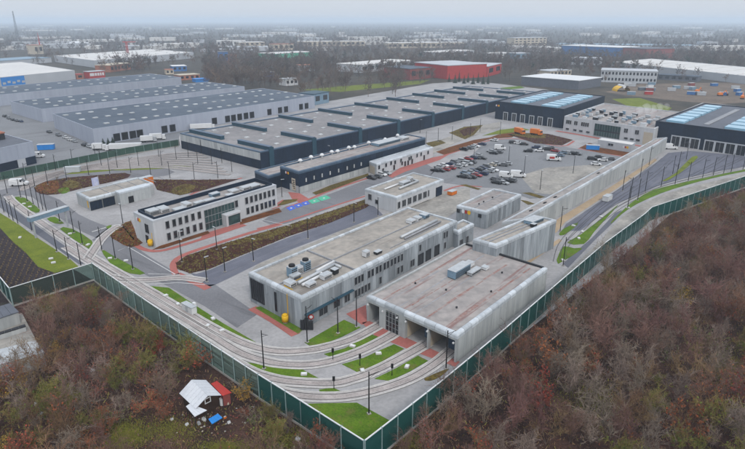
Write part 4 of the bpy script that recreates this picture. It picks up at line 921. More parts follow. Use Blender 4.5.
# pale concrete covers lying in the lawns
cov = MB(); cov.box(-.55, .55, -.38, .38, 0, .28); covm = cov.mesh('cover_block', M['kerb']); lid = MB(); lid.box(-.42, .42, -.28, .28, .28, .34); lidm = lid.mesh('lid', M['white'])
for i, (x, y) in enumerate([(352.5, 346.5), (378.5, 353.8), (304, 374.5), (362.5, 371), (407, 367), (213, 319), (222, 331), (208, 326), (178, 304.5), (165.5, 296), (110, 258.5), (126, 261), (51, 259), (53.5, 263), (20, 237.8), (563, 260.5), (578.8, 238.5), (582.5, 232), (601, 217), (573.5, 226), (628, 208), (88, 245), (70, 234), (24, 204), (30, 207)]):
    o = empty('drain_cover', at(x, y, .09), 'pale concrete drain cover in the grass, %s from the left' % ORD[i], 'drain cover', 'pale covers in the lawns', random.uniform(0, 3))
    place('cover_block', covm, o); place('lid', lidm, o)
covers = [o for o in COL.objects if o.name.startswith('drain_cover')]
for i, o in enumerate(sorted(covers, key=lambda o: pix(o.location)[0])): o['label'] = 'pale concrete drain cover in the grass, %s from the left' % ORD[min(i, 25)]
# sign gantry over the left tracks
o = empty('track_gantry', at(36, 238), 'blue-grey gantry beam on posts across the left tracks', 'gantry')
A, B = at(36, 238), at(68, 227)
for p in (A, B):
    q = MB(o.location); q.cyl(p, p + Vector((0, 0, 6.3)), .28, .24, 8); q.build('post', M['metal'], o)
q = MB(o.location); d = (B - A).normalized(); nn = Vector((-d.y, d.x, 0))
q.hexa([p + nn * s_ + Vector((0, 0, z)) for z in (5.3, 6.5) for p, s_ in ((A - d, -.8), (B + d, -.8), (B + d, .8), (A - d, .8))]); q.build('beam', M['bluetank'], o)
q = MB(o.location); q.hexa([p + nn * s_ + Vector((0, 0, z)) for z in (6.5, 6.62) for p, s_ in ((A - d, -.9), (B + d, -.9), (B + d, .9), (A - d, .9))]); q.build('beam_cap', M['metal'], o)

# ------------------------------------------------------------------ vehicles
PAINT = {k: mat('paint_' + k.replace(' ', '_'), c, None, .3, .5, .12, spec=.5) for k, c in dict(black=(.014, .014, .016), white=(.66, .67, .68), silver=(.36, .38, .40), grey=(.11, .115, .125), navy=(.02, .035, .085), red=(.30, .025, .03), cream=(.48, .44, .36), blue=(.14, .20, .27), orange=(.70, .19, .02), yellow=(.75, .45, .02)).items()}
def side_profile(mb, prof, y0, y1, y0t=None):
    """extrude a side outline (x, z, inset) across the car's width"""
    n = len(prof); i = len(mb.v)
    for sgn in (-1, 1):
        for x, z, ins in prof: mb.v.append((x, sgn * (y1 - ins), z))
    mb.f.append(tuple(i + k for k in range(n))); mb.f.append(tuple(i + n + k for k in range(n - 1, -1, -1)))
    for k in range(n): mb.f.append((i + k, i + n + k, i + n + (k + 1) % n, i + (k + 1) % n))
whl = MB(); whl.cyl((0, -.11, 0), (0, .11, 0), .33, .33, 10); whl = whl.mesh('wheel', M['tyre'])
def veh_meshes(kind):
    b = MB(); g = MB(); t = MB()
    if kind == 'car':
        side_profile(b, [(-2.15, .32, .04), (2.15, .32, .04), (2.18, .62, .08), (1.95, .78, .10), (1.0, .96, .10), (-1.75, .98, .10), (-2.16, .9, .08)], 0, .9)
        side_profile(g, [(-1.85, .97, .12), (.98, .95, .12), (.30, 1.40, .26), (-1.25, 1.42, .26)], 0, .88)
        side_profile(t, [(-1.28, 1.41, .25), (.32, 1.39, .25), (.22, 1.47, .32), (-1.15, 1.49, .32)], 0, .88)
        wx = (-1.35, 1.32)
    elif kind == 'suv':
        side_profile(b, [(-2.2, .36, .04), (2.2, .36, .04), (2.24, .75, .07), (2.0, .98, .09), (1.05, 1.12, .09), (-2.1, 1.15, .09), (-2.24, .95, .06)], 0, .94)
        side_profile(g, [(-2.08, 1.14, .11), (1.02, 1.11, .11), (.42, 1.6, .24), (-1.8, 1.62, .24)], 0, .92)
        side_profile(t, [(-1.84, 1.61, .23), (.45, 1.59, .23), (.3, 1.68, .3), (-1.7, 1.70, .3)], 0, .92)
        wx = (-1.4, 1.38)
    else:
        side_profile(b, [(-2.75, .38, .04), (2.75, .38, .04), (2.8, .8, .06), (2.55, 1.15, .08), (1.65, 1.35, .08), (1.0, 2.2, .16), (.7, 2.35, .2), (-2.6, 2.38, .2), (-2.75, 2.2, .1)], 0, 1.0)
        side_profile(g, [(1.62, 1.38, .07), (1.9, 1.36, .2), (1.15, 2.14, .24), (1.0, 2.18, .15), (.55, 2.1, .08), (.6, 1.4, .06)], 0, 1.02)
        side_profile(t, [(-2.5, 2.37, .25), (.6, 2.34, .25), (.5, 2.42, .3), (-2.4, 2.44, .3)], 0, 1.0)
        wx = (-1.75, 1.75)
    return b, g, t, wx
_vm = {}
def vehicle(kind, colour, loc, rz, label, group=None, name=None, cat=None, sc=1.0, stripe=None):
    if kind not in _vm: _vm[kind] = veh_meshes(kind)
    b, g, t, wx = _vm[kind]; key = (kind, colour)
    if key not in _vm: _vm[key] = (b.mesh('body', PAINT[colour]), g.mesh('windows', M['glass']), t.mesh('roof_panel', PAINT[colour]))
    bm, gm, tm = _vm[key]
    o = empty(name or ('delivery_van' if kind == 'van' else 'parked_car'), loc, label, cat or ('van' if kind == 'van' else 'car'), group, rz)
    o.scale = (sc,) * 3
    place('body', bm, o); place('windows', gm, o); place('roof_panel', tm, o)
    for x in wx:
        for s in (-1, 1): place('wheel', whl, o, (x, s * (.82 if kind != 'van' else .9), .33))
    if stripe:
        for s in (-1, 1):
            q = MB(); q.box(-1.6, .3, s * 1.0 - .02, s * 1.0 + .02, .9, 1.7); q.build('side_lettering', M[stripe], o)
    return o
HB = F4.ang() - math.pi / 2     # cars stand across the rows
def row(cars, where, rz, kind='car', group='cars parked in the depot car park'):
    cars = sorted(cars)
    for i, (x, y, c) in enumerate(cars):
        k = random.choice(['car', 'car', 'suv'])
        vehicle(k, c, at(x, y, .06), rz + random.uniform(-.05, .05) + (math.pi if random.random() < .5 else 0), '%s %s, %s from left in %s' % (c, 'estate car' if k == 'suv' else 'car', ORD[i], where), group)
row([(435.5, 171.3, 'black'), (440.5, 171.5, 'black'), (445.5, 170.5, 'red'), (451, 169, 'red'), (457, 167.6, 'silver'), (462.5, 166, 'white'), (468, 164.5, 'silver'), (472, 163, 'grey')], 'the front half of the left double row', HB)
row([(438.5, 168, 'silver'), (444, 166.6, 'white'), (450.5, 165, 'navy'), (455, 163.6, 'grey'), (460, 161.6, 'silver'), (468.5, 159.8, 'red'), (472.5, 158.8, 'navy'), (477, 158.6, 'grey'), (482, 159, 'black'), (477.5, 156.2, 'silver')], 'the back half of the left double row', HB)
row([(462, 177.6, 'black'), (467, 178, 'grey'), (471.5, 178.2, 'black'), (477, 176.3, 'red'), (483, 174.8, 'navy'), (489.5, 172, 'silver'), (493.5, 171, 'white')], 'the front half of the right double row', HB)
row([(465.4, 174.2, 'blue'), (469.5, 173.2, 'silver'), (473.5, 172, 'navy'), (478.5, 170.6, 'black'), (483, 169.3, 'navy'), (487.5, 168, 'grey'), (491.5, 166, 'cream'), (495, 164.5, 'silver')], 'the back half of the right double row', HB)
row([(463.7, 150.4, 'black'), (468.7, 149, 'grey'), (475.5, 147, 'white'), (482, 145, 'navy'), (494, 141, 'white'), (471.5, 148.3, 'silver')], 'the row along the top mulch bed', HB)
row([(490.6, 152.2, 'silver'), (493.5, 154, 'black'), (498.5, 153, 'grey')], 'the group left of the top white van', HB)
row([(518, 144, 'white'), (524, 145, 'black'), (513, 143.5, 'black'), (528, 152, 'black'), (536, 148.4, 'navy'), (539, 151.6, 'white'), (544, 149.3, 'silver'), (546.5, 150.2, 'black'), (550, 148.8, 'grey')], 'the scattered cars by the upper kerb', -.25)
row([(555, 151.8, 'red'), (559.6, 156.2, 'blue'), (563, 153.6, 'blue'), (567, 154, 'silver'), (572, 154.6, 'black'), (577, 154.8, 'grey')], 'the row right of the red-lettered van', HB)
row([(592, 159.8, 'black'), (596, 165.2, 'white'), (599, 158, 'black'), (602.5, 161, 'white'), (610, 160, 'grey')], 'the group near the long wall roof', -.3)
row([(496.6, 183.6, 'black'), (500, 181.5, 'grey'), (503.5, 184, 'silver'), (507, 182, 'black'), (511, 181.8, 'grey'), (495.5, 180.6, 'grey')], 'the group behind the emblem block', HB)
row([(503, 166, 'grey'), (507, 164.8, 'silver')], 'the pair alone in mid car park', -.3)
row([(371.7, 179, 'black'), (377.3, 177.6, 'grey'), (382, 175.6, 'white'), (386.5, 174.3, 'silver')], 'the short row before the white annex', HB, group='cars by the white annex')
row([(49.5, 132.8, 'black'), (58.7, 136, 'grey'), (65.5, 138.3, 'white'), (70, 140.5, 'white'), (74.7, 142, 'silver'), (84.7, 146, 'black'), (90, 147.6, 'silver')], 'the line at the nearest warehouse end', -.75, group='cars in the warehouse yard')
row([(5, 117, 'black'), (9, 119, 'grey'), (13, 120.5, 'black'), (17, 121.5, 'black'), (21, 122, 'navy')], 'the line at the middle warehouse end', -.75, group='cars by the middle warehouse')
vehicle('van', 'white', at(518, 177, .06), -.25, 'large white van parked alone at right of the dark cars', sc=1.12)
vehicle('van', 'white', at(506, 177.4, .06), -.35, 'white van beside the dark cars, left of the larger van')
vehicle('van', 'white', at(553.5, 160.5, .06), -.25, 'white van with red lettering in the middle of the car park', stripe='redp', sc=1.15)
vehicle('van', 'white', at(500, 149.5, .06), -.3, 'white van parked near the top of the car park')
vehicle('van', 'white', at(670, 149, .06), -.1, 'white van in front of the right-hand tram hall gates', sc=1.15)
vehicle('van', 'white', at(37.7, 157.6), .2, 'white van beside the corner warehouse at left', sc=1.1)
vehicle('van', 'white', at(19.5, 185.5, .06), .25, 'white minibus with dark windows on the far-left road', name='minibus', cat='minibus', sc=1.15)
# orange maintenance lorries at the gates and lorries at the docks
def lorry(loc, rz, cabc, boxc, label, L=6.5, cat='lorry', group=None):
    o = empty('lorry', loc, label, cat, group, rz)
    q = MB(); side_profile(q, [(L/2 - 1.7, .5, 0), (L/2, .5, 0), (L/2, 1.6, .02), (L/2 - .25, 2.7, .1), (L/2 - 1.7, 2.8, .1)], 0, 1.2); q.build('cab', PAINT[cabc], o)
    q = MB(); side_profile(q, [(L/2 - .28, 1.65, .06), (L/2 + .03, 1.62, .1), (L/2 - .2, 2.5, .14), (L/2 - .35, 2.5, .1)], 0, 1.23); q.build('windscreen', M['glass'], o)
    q = MB(); side_profile(q, [(-L/2, .95, 0), (L/2 - 1.9, .95, 0), (L/2 - 1.9, 3.3, .03), (L/2 - 2.0, 3.4, .1), (-L/2 + .1, 3.4, .1), (-L/2, 3.3, .03)], 0, 1.24); q.build('load_box', PAINT[boxc], o)
    q = MB(); q.box(-L/2 + .1, L/2 - .2, -.9, .9, .5, .94); q.build('chassis', M['black'], o)
    for x in (-L/2 + 1.0, -L/2 + 2.2, L/2 - .9):
        for s in (-1, 1): w_ = place('wheel', whl, o, (x, s * 1.0, .48)); w_.scale = (1.45, 1.3, 1.45)
lorry(at(519.5, 134, .06), -1.05, 'orange', 'orange', 'orange maintenance lorry, left of two at the tram hall gates'); lorry(at(536, 135, .06), -.75, 'orange', 'orange', 'orange maintenance lorry, right of two at the tram hall gates')
lorry(at(100, 150), .1, 'white', 'white', 'short white lorry left of the dark shrubs at the docks', 6.5); lorry(at(124, 150.2), math.pi + .14, 'white', 'white', 'long white articulated lorry lying along the green boundary fence', 17)
lorry(at(149, 142), .3, 'silver', 'white', 'white lorry backed toward the docks, left of a pair', 8); lorry(at(158, 139.8), .3, 'white', 'white', 'white lorry backed toward the docks, right of a pair', 8); lorry(at(203, 129.5), .25, 'white', 'white', 'white lorry half hidden behind the sawtooth hall', 14)
def skip(loc, rz, m, label, name='skip_container', cat='container', s=(3, 1.2, 2.2)):
    o = empty(name, loc, label, cat, None, rz); a, b_, h = s
    q = MB(); side_profile(q, [(-a, 0.15, 0), (a, .15, 0), (a * 1.02, h, 0), (-a * 1.02, h, 0)], 0, b_); q.build('bin_body', M[m], o)
    q = MB(); q.box(-a * 1.06, a * 1.06, -b_ - .06, b_ + .06, h + .001, h + .14); q.build('rim', M['metal'], o)
    q = MB()
    for i in range(5):
        x = -a * .9 + a * 1.8 * i / 4
        for s_ in (-1, 1): q.box(x - .08, x + .08, s_ * (b_ + .05) - .05, s_ * (b_ + .05) + .05, .2, h)
    tag(q.build('rib', M[m], o), kind='stuff')
    return o
skip(at(592.5, 149.5, .06), -.3, 'sky_bl', 'bright blue skip container on the mulch bed by the pale cabin'); skip(at(46.6, 149.5), .25, 'sky_bl', 'blue skip container in the warehouse yard at left', s=(3.6, 1.4, 2.6))
skip(at(607, 200.5, .06), .85, 'white', 'small white box trailer on the dark tracks by the long wall', 'box_trailer', 'trailer', (2, 1.0, 1.8))
skip(at(73, 172, .06), .2, 'ltgrey', 'pale grey flat trailer near the far-left grass strip', 'box_trailer', 'trailer', (3.0, 1.2, 2.2))
skip(at(452, 194.5, .06), .85, 'orange', 'small rusty orange skip beside the administration block', 'skip_container', 'container', (1.6, 1.0, 1.4))

# ------------------------------------------------------------------ shed, garages and yard things lower left
def gable(name, label, e_lf, e_lb, rb, rf, e_rb, e_rf, he, hr, mroof, mwall):
    """small gabled shed from its eaves and ridge corners"""
    P = [at(*p, he) for p in (e_lf, e_lb, e_rb, e_rf)]; Rb, Rf = at(*rb, hr), at(*rf, hr); LF, LB, RB, RF = P
    c = (LF + RF) / 2; c.z = 0; o = empty(name, c, label, 'shed')
    for A, B, C_, D in ((LF, LB, Rb, Rf), (RF, Rf, Rb, RB)):
        u = (B - A) if A is LF else (D - A); n = (B - A).cross(D - A).normalized(); n = n if n.z > 0 else -n
        for i in range(6):
            t0, t1 = i / 6 + .004, (i + 1) / 6 - .004
            if A is LF: q4 = [A.lerp(B, t0), A.lerp(B, t1), D.lerp(C_, t1), D.lerp(C_, t0)]
            else: q4 = [A.lerp(D, t0), A.lerp(D, t1), B.lerp(C_, t1), B.lerp(C_, t0)]
            q = MB(o.location); q.hexa(q4 + [p + n * .08 for p in q4]); q.build('roof_sheet', M[mroof], o)
    q = MB(o.location); g = lambda p, z: Vector((p.x, p.y, z)); cen = (LF + LB + RB + RF) / 4
    ins = lambda p: p.lerp(Vector((cen.x, cen.y, p.z)), .15)
    lf, lb, rb_, rf_ = map(ins, (LF, LB, RB, RF)); af, ab = ins(Rf) - Vector((0, 0, .08)), ins(Rb) - Vector((0, 0, .08))
    for a_, b_ in ((lf, lb), (rf_, rb_)): q.poly([g(a_, 0), g(b_, 0), g(b_, he), g(a_, he)])
    q.poly([g(lf, 0), g(rf_, 0), g(rf_, he), af, g(lf, he)]); q.poly([g(lb, 0), g(rb_, 0), g(rb_, he), ab, g(lb, he)]); q.build('wall', M[mwall], o)
    d = (rf_ - lf); d.z = 0; d.normalize(); nrm = Vector((d.y, -d.x, 0)); m0 = (lf + rf_) / 2; m0.z = he - .15; tl = af - (lf + rf_) / 2; tl.z = 0; tl = tl / (af.z - he)
    q = MB(o.location); w_, h_ = .55, .8
    for x0, x1, z0, z1 in ((-w_, -w_ + .14, 0, h_), (w_ - .14, w_, 0, h_), (-w_, w_, h_, h_ + .14), (-w_, w_, -.14, 0)):
        q.hexa([m0 + d * x + nrm * y + tl * max(0, z - .15) + Vector((0, 0, z)) for z in (z0, z1) for x, y in ((x0, .02), (x1, .02), (x1, .14), (x0, .14))])
    wdw = q.build('window', M['white'], o); q = MB(o.location); q.hexa([m0 + d * x + nrm * y + tl * max(0, z - .15) + Vector((0, 0, z)) for z in (0, h_) for x, y in ((-w_ + .14, .01), (w_ - .14, .01), (w_ - .14, .05), (-w_ + .14, .05))]); q.build('pane', M['glass'], wdw)
    return o
gable('garden_shed', 'dark wooden shed with pale metal gable roof in the lower-left thicket', (195.8, 409), (179.4, 393.5), (191.6, 380), (208, 396), (205.7, 380.3), (221.2, 395.6), 2.3, 3.7, 'corr', 'shedw')
def inside_shed(p):
    q = pix(p); return 180 < q[0] < 232 and 388 < q[1] < 414
def lean(name, label, q4, h, mr, legs=True, cat='shelter', th=.1):
    P = [at(*p, h) for p in q4]; c = sum(P, Vector()) / 4; c.z = 0; o = empty(name, c, label, cat)
    for i in range(4):
        t0, t1 = i / 4 + .005, (i + 1) / 4 - .005
        qq = [P[0].lerp(P[1], t0), P[0].lerp(P[1], t1), P[3].lerp(P[2], t1), P[3].lerp(P[2], t0)]
        q = MB(o.location); q.hexa(qq + [p + Vector((0, 0, th)) for p in qq]); q.build('roof_sheet' if cat != 'table' else 'table_board', M[mr], o)
    for p in P:
        q = MB(o.location); g = p.lerp(Vector((c.x, c.y, p.z)), .08); q.cyl(Vector((g.x, g.y, 0)), g, .06, .06, 6); q.build('leg', M['dframe'], o)
    return o, P, c
o, P, c = lean('lean_to', 'lean-to with a rusty red metal roof beside the pale-roofed shed', [(211, 384), (217, 381.3), (231.6, 393), (222.6, 396.2)], 2.2, 'redp')
q = MB(o.location); q.hexa([p.lerp(Vector((c.x, c.y, p.z)), .15) - Vector((0, 0, p.z)) for p in P] + [p.lerp(Vector((c.x, c.y, p.z)), .15) - Vector((0, 0, .05)) for p in P]); q.build('wall', M['brick'], o)
lean('porch_roof', 'pale sheet-metal porch roof just below the shed gable', [(186, 406.7), (190, 404), (207, 410.5), (194.6, 417)], 2.2, 'corr')
lean('garden_table', 'bright blue table on thin legs near the shed', [(208.4, 419.4), (218, 414), (222.5, 418), (212, 424.4)], 1.1, 'sky_bl', cat='table')
o = empty('water_tank', at(222, 405), 'upright white barrel under the red lean-to roof edge', 'barrel')
q = MB(o.location); q.cyl(o.location + Vector((0, 0, .05)), o.location + Vector((0, 0, 1.3)), .34, .36, 12); q.build('barrel_body', M['white'], o); q = MB(o.location); q.cyl(o.location + Vector((0, 0, 1.301)), o.location + Vector((0, 0, 1.37)), .3, .3, 12); q.build('lid', M['metal'], o)
def flatbox(name, label, q4, h, mr, mw, cat='garage', seams=6):
    P = [at(*p, h) for p in q4]; c = sum(P, Vector()) / 4; c.z = 0; o = empty(name, c, label, cat)
    g = lambda p, z, k=.0: Vector((p.x + (c.x - p.x) * k, p.y + (c.y - p.y) * k, z))
    q = MB(o.location); q.hexa([g(p, 0, .03) for p in P] + [g(p, h - .2, .03) for p in P]); q.build('wall', M[mw], o)
    for i in range(seams):
        t0, t1 = i / seams + .003, (i + 1) / seams - .003
        qq = [P[0].lerp(P[1], t0), P[0].lerp(P[1], t1), P[3].lerp(P[2], t1), P[3].lerp(P[2], t0)]
        q = MB(o.location); q.hexa([g(p, h - .2) for p in qq] + [g(p, h) for p in qq]); q.build('roof_sheet', M[mr], o)
    return o
flatbox('garage', 'garage with dark blue-grey flat roof at the left edge below the fence', [(-30, 328), (19, 311.5), (10, 303), (-30, 315)], 2.8, 'roof_dark', 'conc_clean')
flatbox('garage', 'garage with pale bluish sheet roof at the left edge', [(-24, 371), (44.5, 352), (36, 340), (-20, 354)], 3.0, 'metal', 'conc_clean')
flatbox('yard_wall', 'low dark wall strip between the two garages at the left edge', [(-10, 337), (26, 326), (25, 324), (-10, 335)], 1.2, 'dframe', 'conc_clean', 'wall', 5)
patch('garage_yard', [(-40, 330), (22, 313), (36, 340), (40, 349), (-40, 370)], .03, M['concrete2'])
rs = random.Random(21)
for mm, n_ in (('plinth', 60), ('brick', 60), ('cream', 26)):
    db = MB()
    for _ in range(n_):
        p = at(rs.gauss(208, 22), rs.gauss(413, 14)); z_ = rs.uniform(.05, .15)
        if inside_shed(p): continue
        a_ = Vector((rs.gauss(0, 1), rs.gauss(0, 1), 0)).normalized() * z_; b_ = Vector((-a_.y, a_.x, 0)) * rs.uniform(.4, 1)
        db.hexa([p - a_ - b_, p + a_ - b_, p + a_ + b_, p - a_ + b_] + [q_ + Vector((0, 0, z_ * .8)) for q_ in (p - a_ * .8 - b_, p + a_ - b_ * .7, p + a_ * .9 + b_, p - a_ + b_ * .8)])
    tag(db.build('debris', M[mm]), kind='stuff')
for i, (x, y, mm, lab) in enumerate([(227, 404, 'cream', 'pale crate leaning by the red-roofed lean-to'), (225, 418, 'orange', 'small orange crate beside the blue table'), (229, 423, 'white', 'small white box right of the blue table'), (204, 420, 'white', 'white sack left of the blue table'), (199, 424, 'metal', 'grey metal drum below the porch roof'), (172, 420, 'kerb', 'pale rubble block left of the shed clearing'), (187, 425, 'white', 'tiny white block below the shed clearing'), (298, 440, 'white', 'white block lying near the fence corner'), (93, 371, 'white', 'white board standing among the bare bushes'), (42, 414, 'white', 'white board lying in the lower-left bushes'), (36, 405, 'kerb', 'small pale block in the lower-left bushes')]):
    o = empty('scrap_box', at(x, y), lab, 'scrap', None, rs.uniform(0, 3)); s_ = rs.uniform(.18, .34)
    q = MB(); side_profile(q, [(-s_, 0, 0), (s_, 0, 0), (s_ * .92, s_ * 1.3, .05), (-s_ * .95, s_ * 1.2, .04)], 0, s_ * .8); q.build('box_body', M[mm], o)
    q = MB(); q.box(-s_ * .8, s_ * .8, -s_ * .5, s_ * .5, s_ * 1.301, s_ * 1.42); q.build('lid', M['metal'], o)

# ------------------------------------------------------------------ far buildings, each where it stands
FEET = [F21]
def inside(fr, p, mrg=4.0):
    d = p - fr.O; det = fr.U.x * fr.V.y - fr.U.y * fr.V.x
    a = (d.x * fr.V.y - d.y * fr.V.x) / det; bb = (fr.U.x * d.y - fr.U.y * d.x) / det
    return -mrg < a < fr.L + mrg and -mrg < bb < fr.W + mrg
def far(name, label, l, rr, H, depth, mw, mr, wins=0, cat='building', storeys=1, group=None, gl='glass'):
    """box building from the foot of its front wall: left and right end in the photograph"""
    fr = Frame(l, rr, (l[0] - 5, l[1] - 3), 0); d = Vector((-fr.U.y, fr.U.x, 0)); fr.V = d if d.y > 0 else -d; fr.W = depth; FEET.append(fr)
    r = bld(name, label, fr, cat, group)
    b = MB(r.location); b.fbox(fr, 0, fr.L, 0, fr.W, 0, H); b.build('wall', M[mw], r)
    b = MB(r.location); e = .4; b.fbox(fr, -e, fr.L + e, -e, fr.W + e, H, H + max(.4, H * .05)); b.build('roof', M[mr], r)
    for j in range(storeys):
        for i in range(wins):
            x = fr.L * (i + .5) / wins; z0 = H * (j + .35) / storeys
            wpart(r, fr, 'U', x - fr.L / wins * .27, x + fr.L / wins * .27, z0, z0 + H / storeys * .45, -.05, .12, 'window', M[gl])
    return fr, r
for a in [
 ('red_hall', 'bright red hall with pale roof behind the row of conifers', (447, 79.5), (486, 77), 14, 60, 'redp', 'ltgrey', 0),
 ('red_hall_wing', 'lower red wing joined to the right of the bright red hall', (487, 77), (501, 73), 11, 40, 'redp', 'ltgrey', 2),
 ('dark_red_hall', 'dark red hall among bare trees left of the bright red hall', (410, 80), (431, 78), 11, 40, 'brick', 'roof_wh', 3),
 ('grey_block', 'long pale grey building with white roof behind the bare trees', (361, 73), (414, 67.5), 9, 40, 'ltgrey', 'whroof', 8),
 ('white_block', 'white flat building right of the long pale grey one', (437, 57.5), (474, 55), 8, 40, 'ltgrey', 'whroof', 6),
 ('cream_terrace', 'long cream row of flats far behind the bare trees', (388, 48.5), (464, 47.5), 11, 40, 'cream', 'whroof', 16),
 ('cream_terrace', 'far cream row of flats left of centre under the haze', (298, 46.5), (365, 46), 11, 40, 'cream', 'whroof', 14),
 ('cream_terrace', 'short cream block of flats far away left of the long cream rows', (240, 49.5), (265, 49), 14, 40, 'cream', 'whroof', 5, 'building', 2),
 ('cream_terrace', 'small cream block between the two far cream rows', (274, 50.5), (294, 50), 12, 30, 'cream', 'terra', 4),
 ('green_hall', 'green-walled hall with white roof among mid-distance trees', (274, 60), (314, 57.5), 9, 40, 'green_paint', 'whroof', 0),
 ('white_house', 'white house with pale roof beside the conifers near mid-left trees', (286, 86), (298, 85), 6, 12, 'white', 'ltgrey', 3),
 ('grey_house', 'small grey house among trees left of centre', (300, 71.5), (315, 71), 7, 16, 'ltgrey', 'terra', 3),
 ('blue_kiosk', 'small vivid blue kiosk near the end of the nearest warehouse', (266, 77), (274, 76.6), 5, 8, 'sky_bl', 'white', 1),
 ('teal_shed', 'teal shed abutting the right end of the nearest warehouse', (314, 105.5), (329, 102.6), 8, 14, 'bluetank', 'teal', 2),
 ('white_terrace', 'white row of buildings far behind at left of centre', (217, 46.8), (246, 46.5), 13, 40, 'white', 'whroof', 7),
 ('domed_block', 'dark blue block beside pink house in the mid-distance', (219, 61), (229, 60.8), 13, 25, 'cobalt', 'roof_dark', 2),
 ('pink_house', 'pink house right of the dark blue block', (230, 62), (237, 61.8), 10, 15, 'terra', 'terra', 2),
 ('cream_house', 'small cream house with reddish roof behind the farthest grey warehouse', (166, 74.5), (174, 74.2), 5, 12, 'cream', 'terra', 2),
 ('white_shop', 'low white-roofed building right of the small cream house', (173, 71.5), (187, 71), 6, 20, 'cobalt', 'white', 3),
 ('rusty_shed', 'long low rusty orange shed at the end of the farthest warehouse', (180, 80.5), (200, 79.2), 5, 15, 'terra', 'cream', 4),
 ('blue_shed', 'low bright blue shed right of the rusty orange one', (196, 82.5), (210, 81.6), 3, 10, 'sky_bl', 'sky_bl', 0),
 ('church', 'cream church-like building far off at left with slim red spire', (35, 54.5), (44, 54), 16, 20, 'cream', 'terra', 2),
 ('white_pavilion', 'white slanting pavilion roof far off at left', (62, 44.5), (75, 46.8), 7, 40, 'white', 'white', 0),
 ('grey_low_hall', 'low grey hall right behind the blue-front warehouse', (0, 66.5), (52, 62.5), 7, 50, 'ltgrey', 'bluetank', 0),
 ('banner_building', 'small building with red banner and white marks behind the far warehouse', (89.5, 78.8), (105.5, 77.5), 7, 10, 'redp', 'ltgrey', 0),
 ('orange_kiosk', 'small orange-red kiosk left of the red banner building', (77, 79.5), (84, 79), 5, 8, 'terra', 'redp', 1),
 ('brick_house', 'brick building with row of dark windows behind the far warehouse', (111, 72.5), (131, 69.5), 8, 20, 'terra', 'cream', 6),
 ('apartment_block', 'cream apartment block with many windows on the skyline right of centre', (514, 48), (546, 47), 21, 25, 'cream', 'ltgrey', 8, 'building', 4),
 ('grey_row', 'grey-white hall amid trees below the bright blue building', (571, 64.5), (597, 65.5), 9, 30, 'ltgrey', 'ltgrey', 6),
 ('white_store', 'white flat store amid trees right of the red hall wing', (497, 59), (514, 58), 8, 30, 'white', 'whroof', 3),
 ('blue_store', 'pale blue store next to the white flat store', (516, 59.5), (530, 59), 9, 25, 'bluetank', 'ltgrey', 3),
 ('cream_store', 'low cream building in front of the mid-right trees', (550, 77), (571, 75.5), 6, 20, 'cream', 'ltgrey', 6),
 ('white_roof_hall', 'white-roofed hall with dark walls just behind the dark tram hall', (521, 85), (578, 90), 8, 45, 'roof_dark', 'white', 0),
 ('office_row', 'long grey office row with window bands in front of the white-roofed hall', (600, 82), (656, 84), 11.5, 30, 'ltgrey', 'ltgrey', 16, 'building', 2),
 ('dark_store', 'low dark storage row right of the long grey office row', (657, 79.5), (697, 82), 5, 15, 'roof_dark', 'roof_wh', 6),
 ('blue_hall', 'big vivid blue hall with pale curved roof on the right', (561, 54), (621, 57), 15, 60, 'cobalt', 'white', 0),
 ('brown_hall', 'grey-brown hall joined to the right of the vivid blue hall', (622, 57), (645, 58.8), 15, 60, 'brick', 'roof_dark', 0),
 ('grey_depot', 'light grey depot behind the big white-roofed hall', (643, 58), (668, 57), 9, 60, 'ltgrey', 'whroof', 4),
 ('pale_block', 'pale block far off at the right under the haze', (703, 49), (717, 49), 14, 30, 'ltgrey', 'ltgrey', 4),
 ('long_blue_roof', 'very long low blue-roofed hall far behind the vivid blue hall', (556, 47.5), (700, 49.5), 7, 80, 'ltgrey', 'bluetank', 0),
 ('white_cubes', 'white building cluster on the right skyline', (745, 53), (765, 53.5), 14, 30, 'white', 'white', 4)]:
    far(*a)
ch = [o for o in COL.objects if o.name == 'church'][0]
q = MB(ch.location); p = at(39, 54) ; q.cyl(p + Vector((0, 8, 16)), p + Vector((0, 8, 38)), 1.3, .2, 6); q.build('spire', M['redp'], ch)
bb_ = [o for o in COL.objects if o.name == 'banner_building'][0]; frb = [f for f in FEET if (f.O - bb_.location).length < .01][0]
for i, (k, wd) in enumerate(((.06, .26), (.36, .12), (.52, .12), (.68, .1), (.82, .12))): wpart(bb_, frb, 'U', frb.L * k, frb.L * (k + wd), 2.6, 5.6, .02, .2, 'banner_letter', M['white'])
fr22 = Frame((613, 61.8), (775, 79), (652, 58.6), 8); FEET.append(fr22)
r = bld('white_roofed_hall', 'huge pale hall with wide whitish roof at the right', fr22, 'warehouse')
shell(r, fr22, 8, M['ltgrey'], M['whroof'], par=.3, pt=.3, capm=M['ltgrey']); panels(r, fr22, 'U', 0, fr22.L, .1, 7.6, 22, M['ltgrey'], 'cladding_panel')
for i in range(9):
    q = MB(r.location); q.fbox(fr22, fr22.L * (i + .3) / 9, fr22.L * (i + .3) / 9 + 1.5, fr22.W * .05, fr22.W * .95, 7.7, 8.1); q.build('roof_rib', M['whroof'], r)
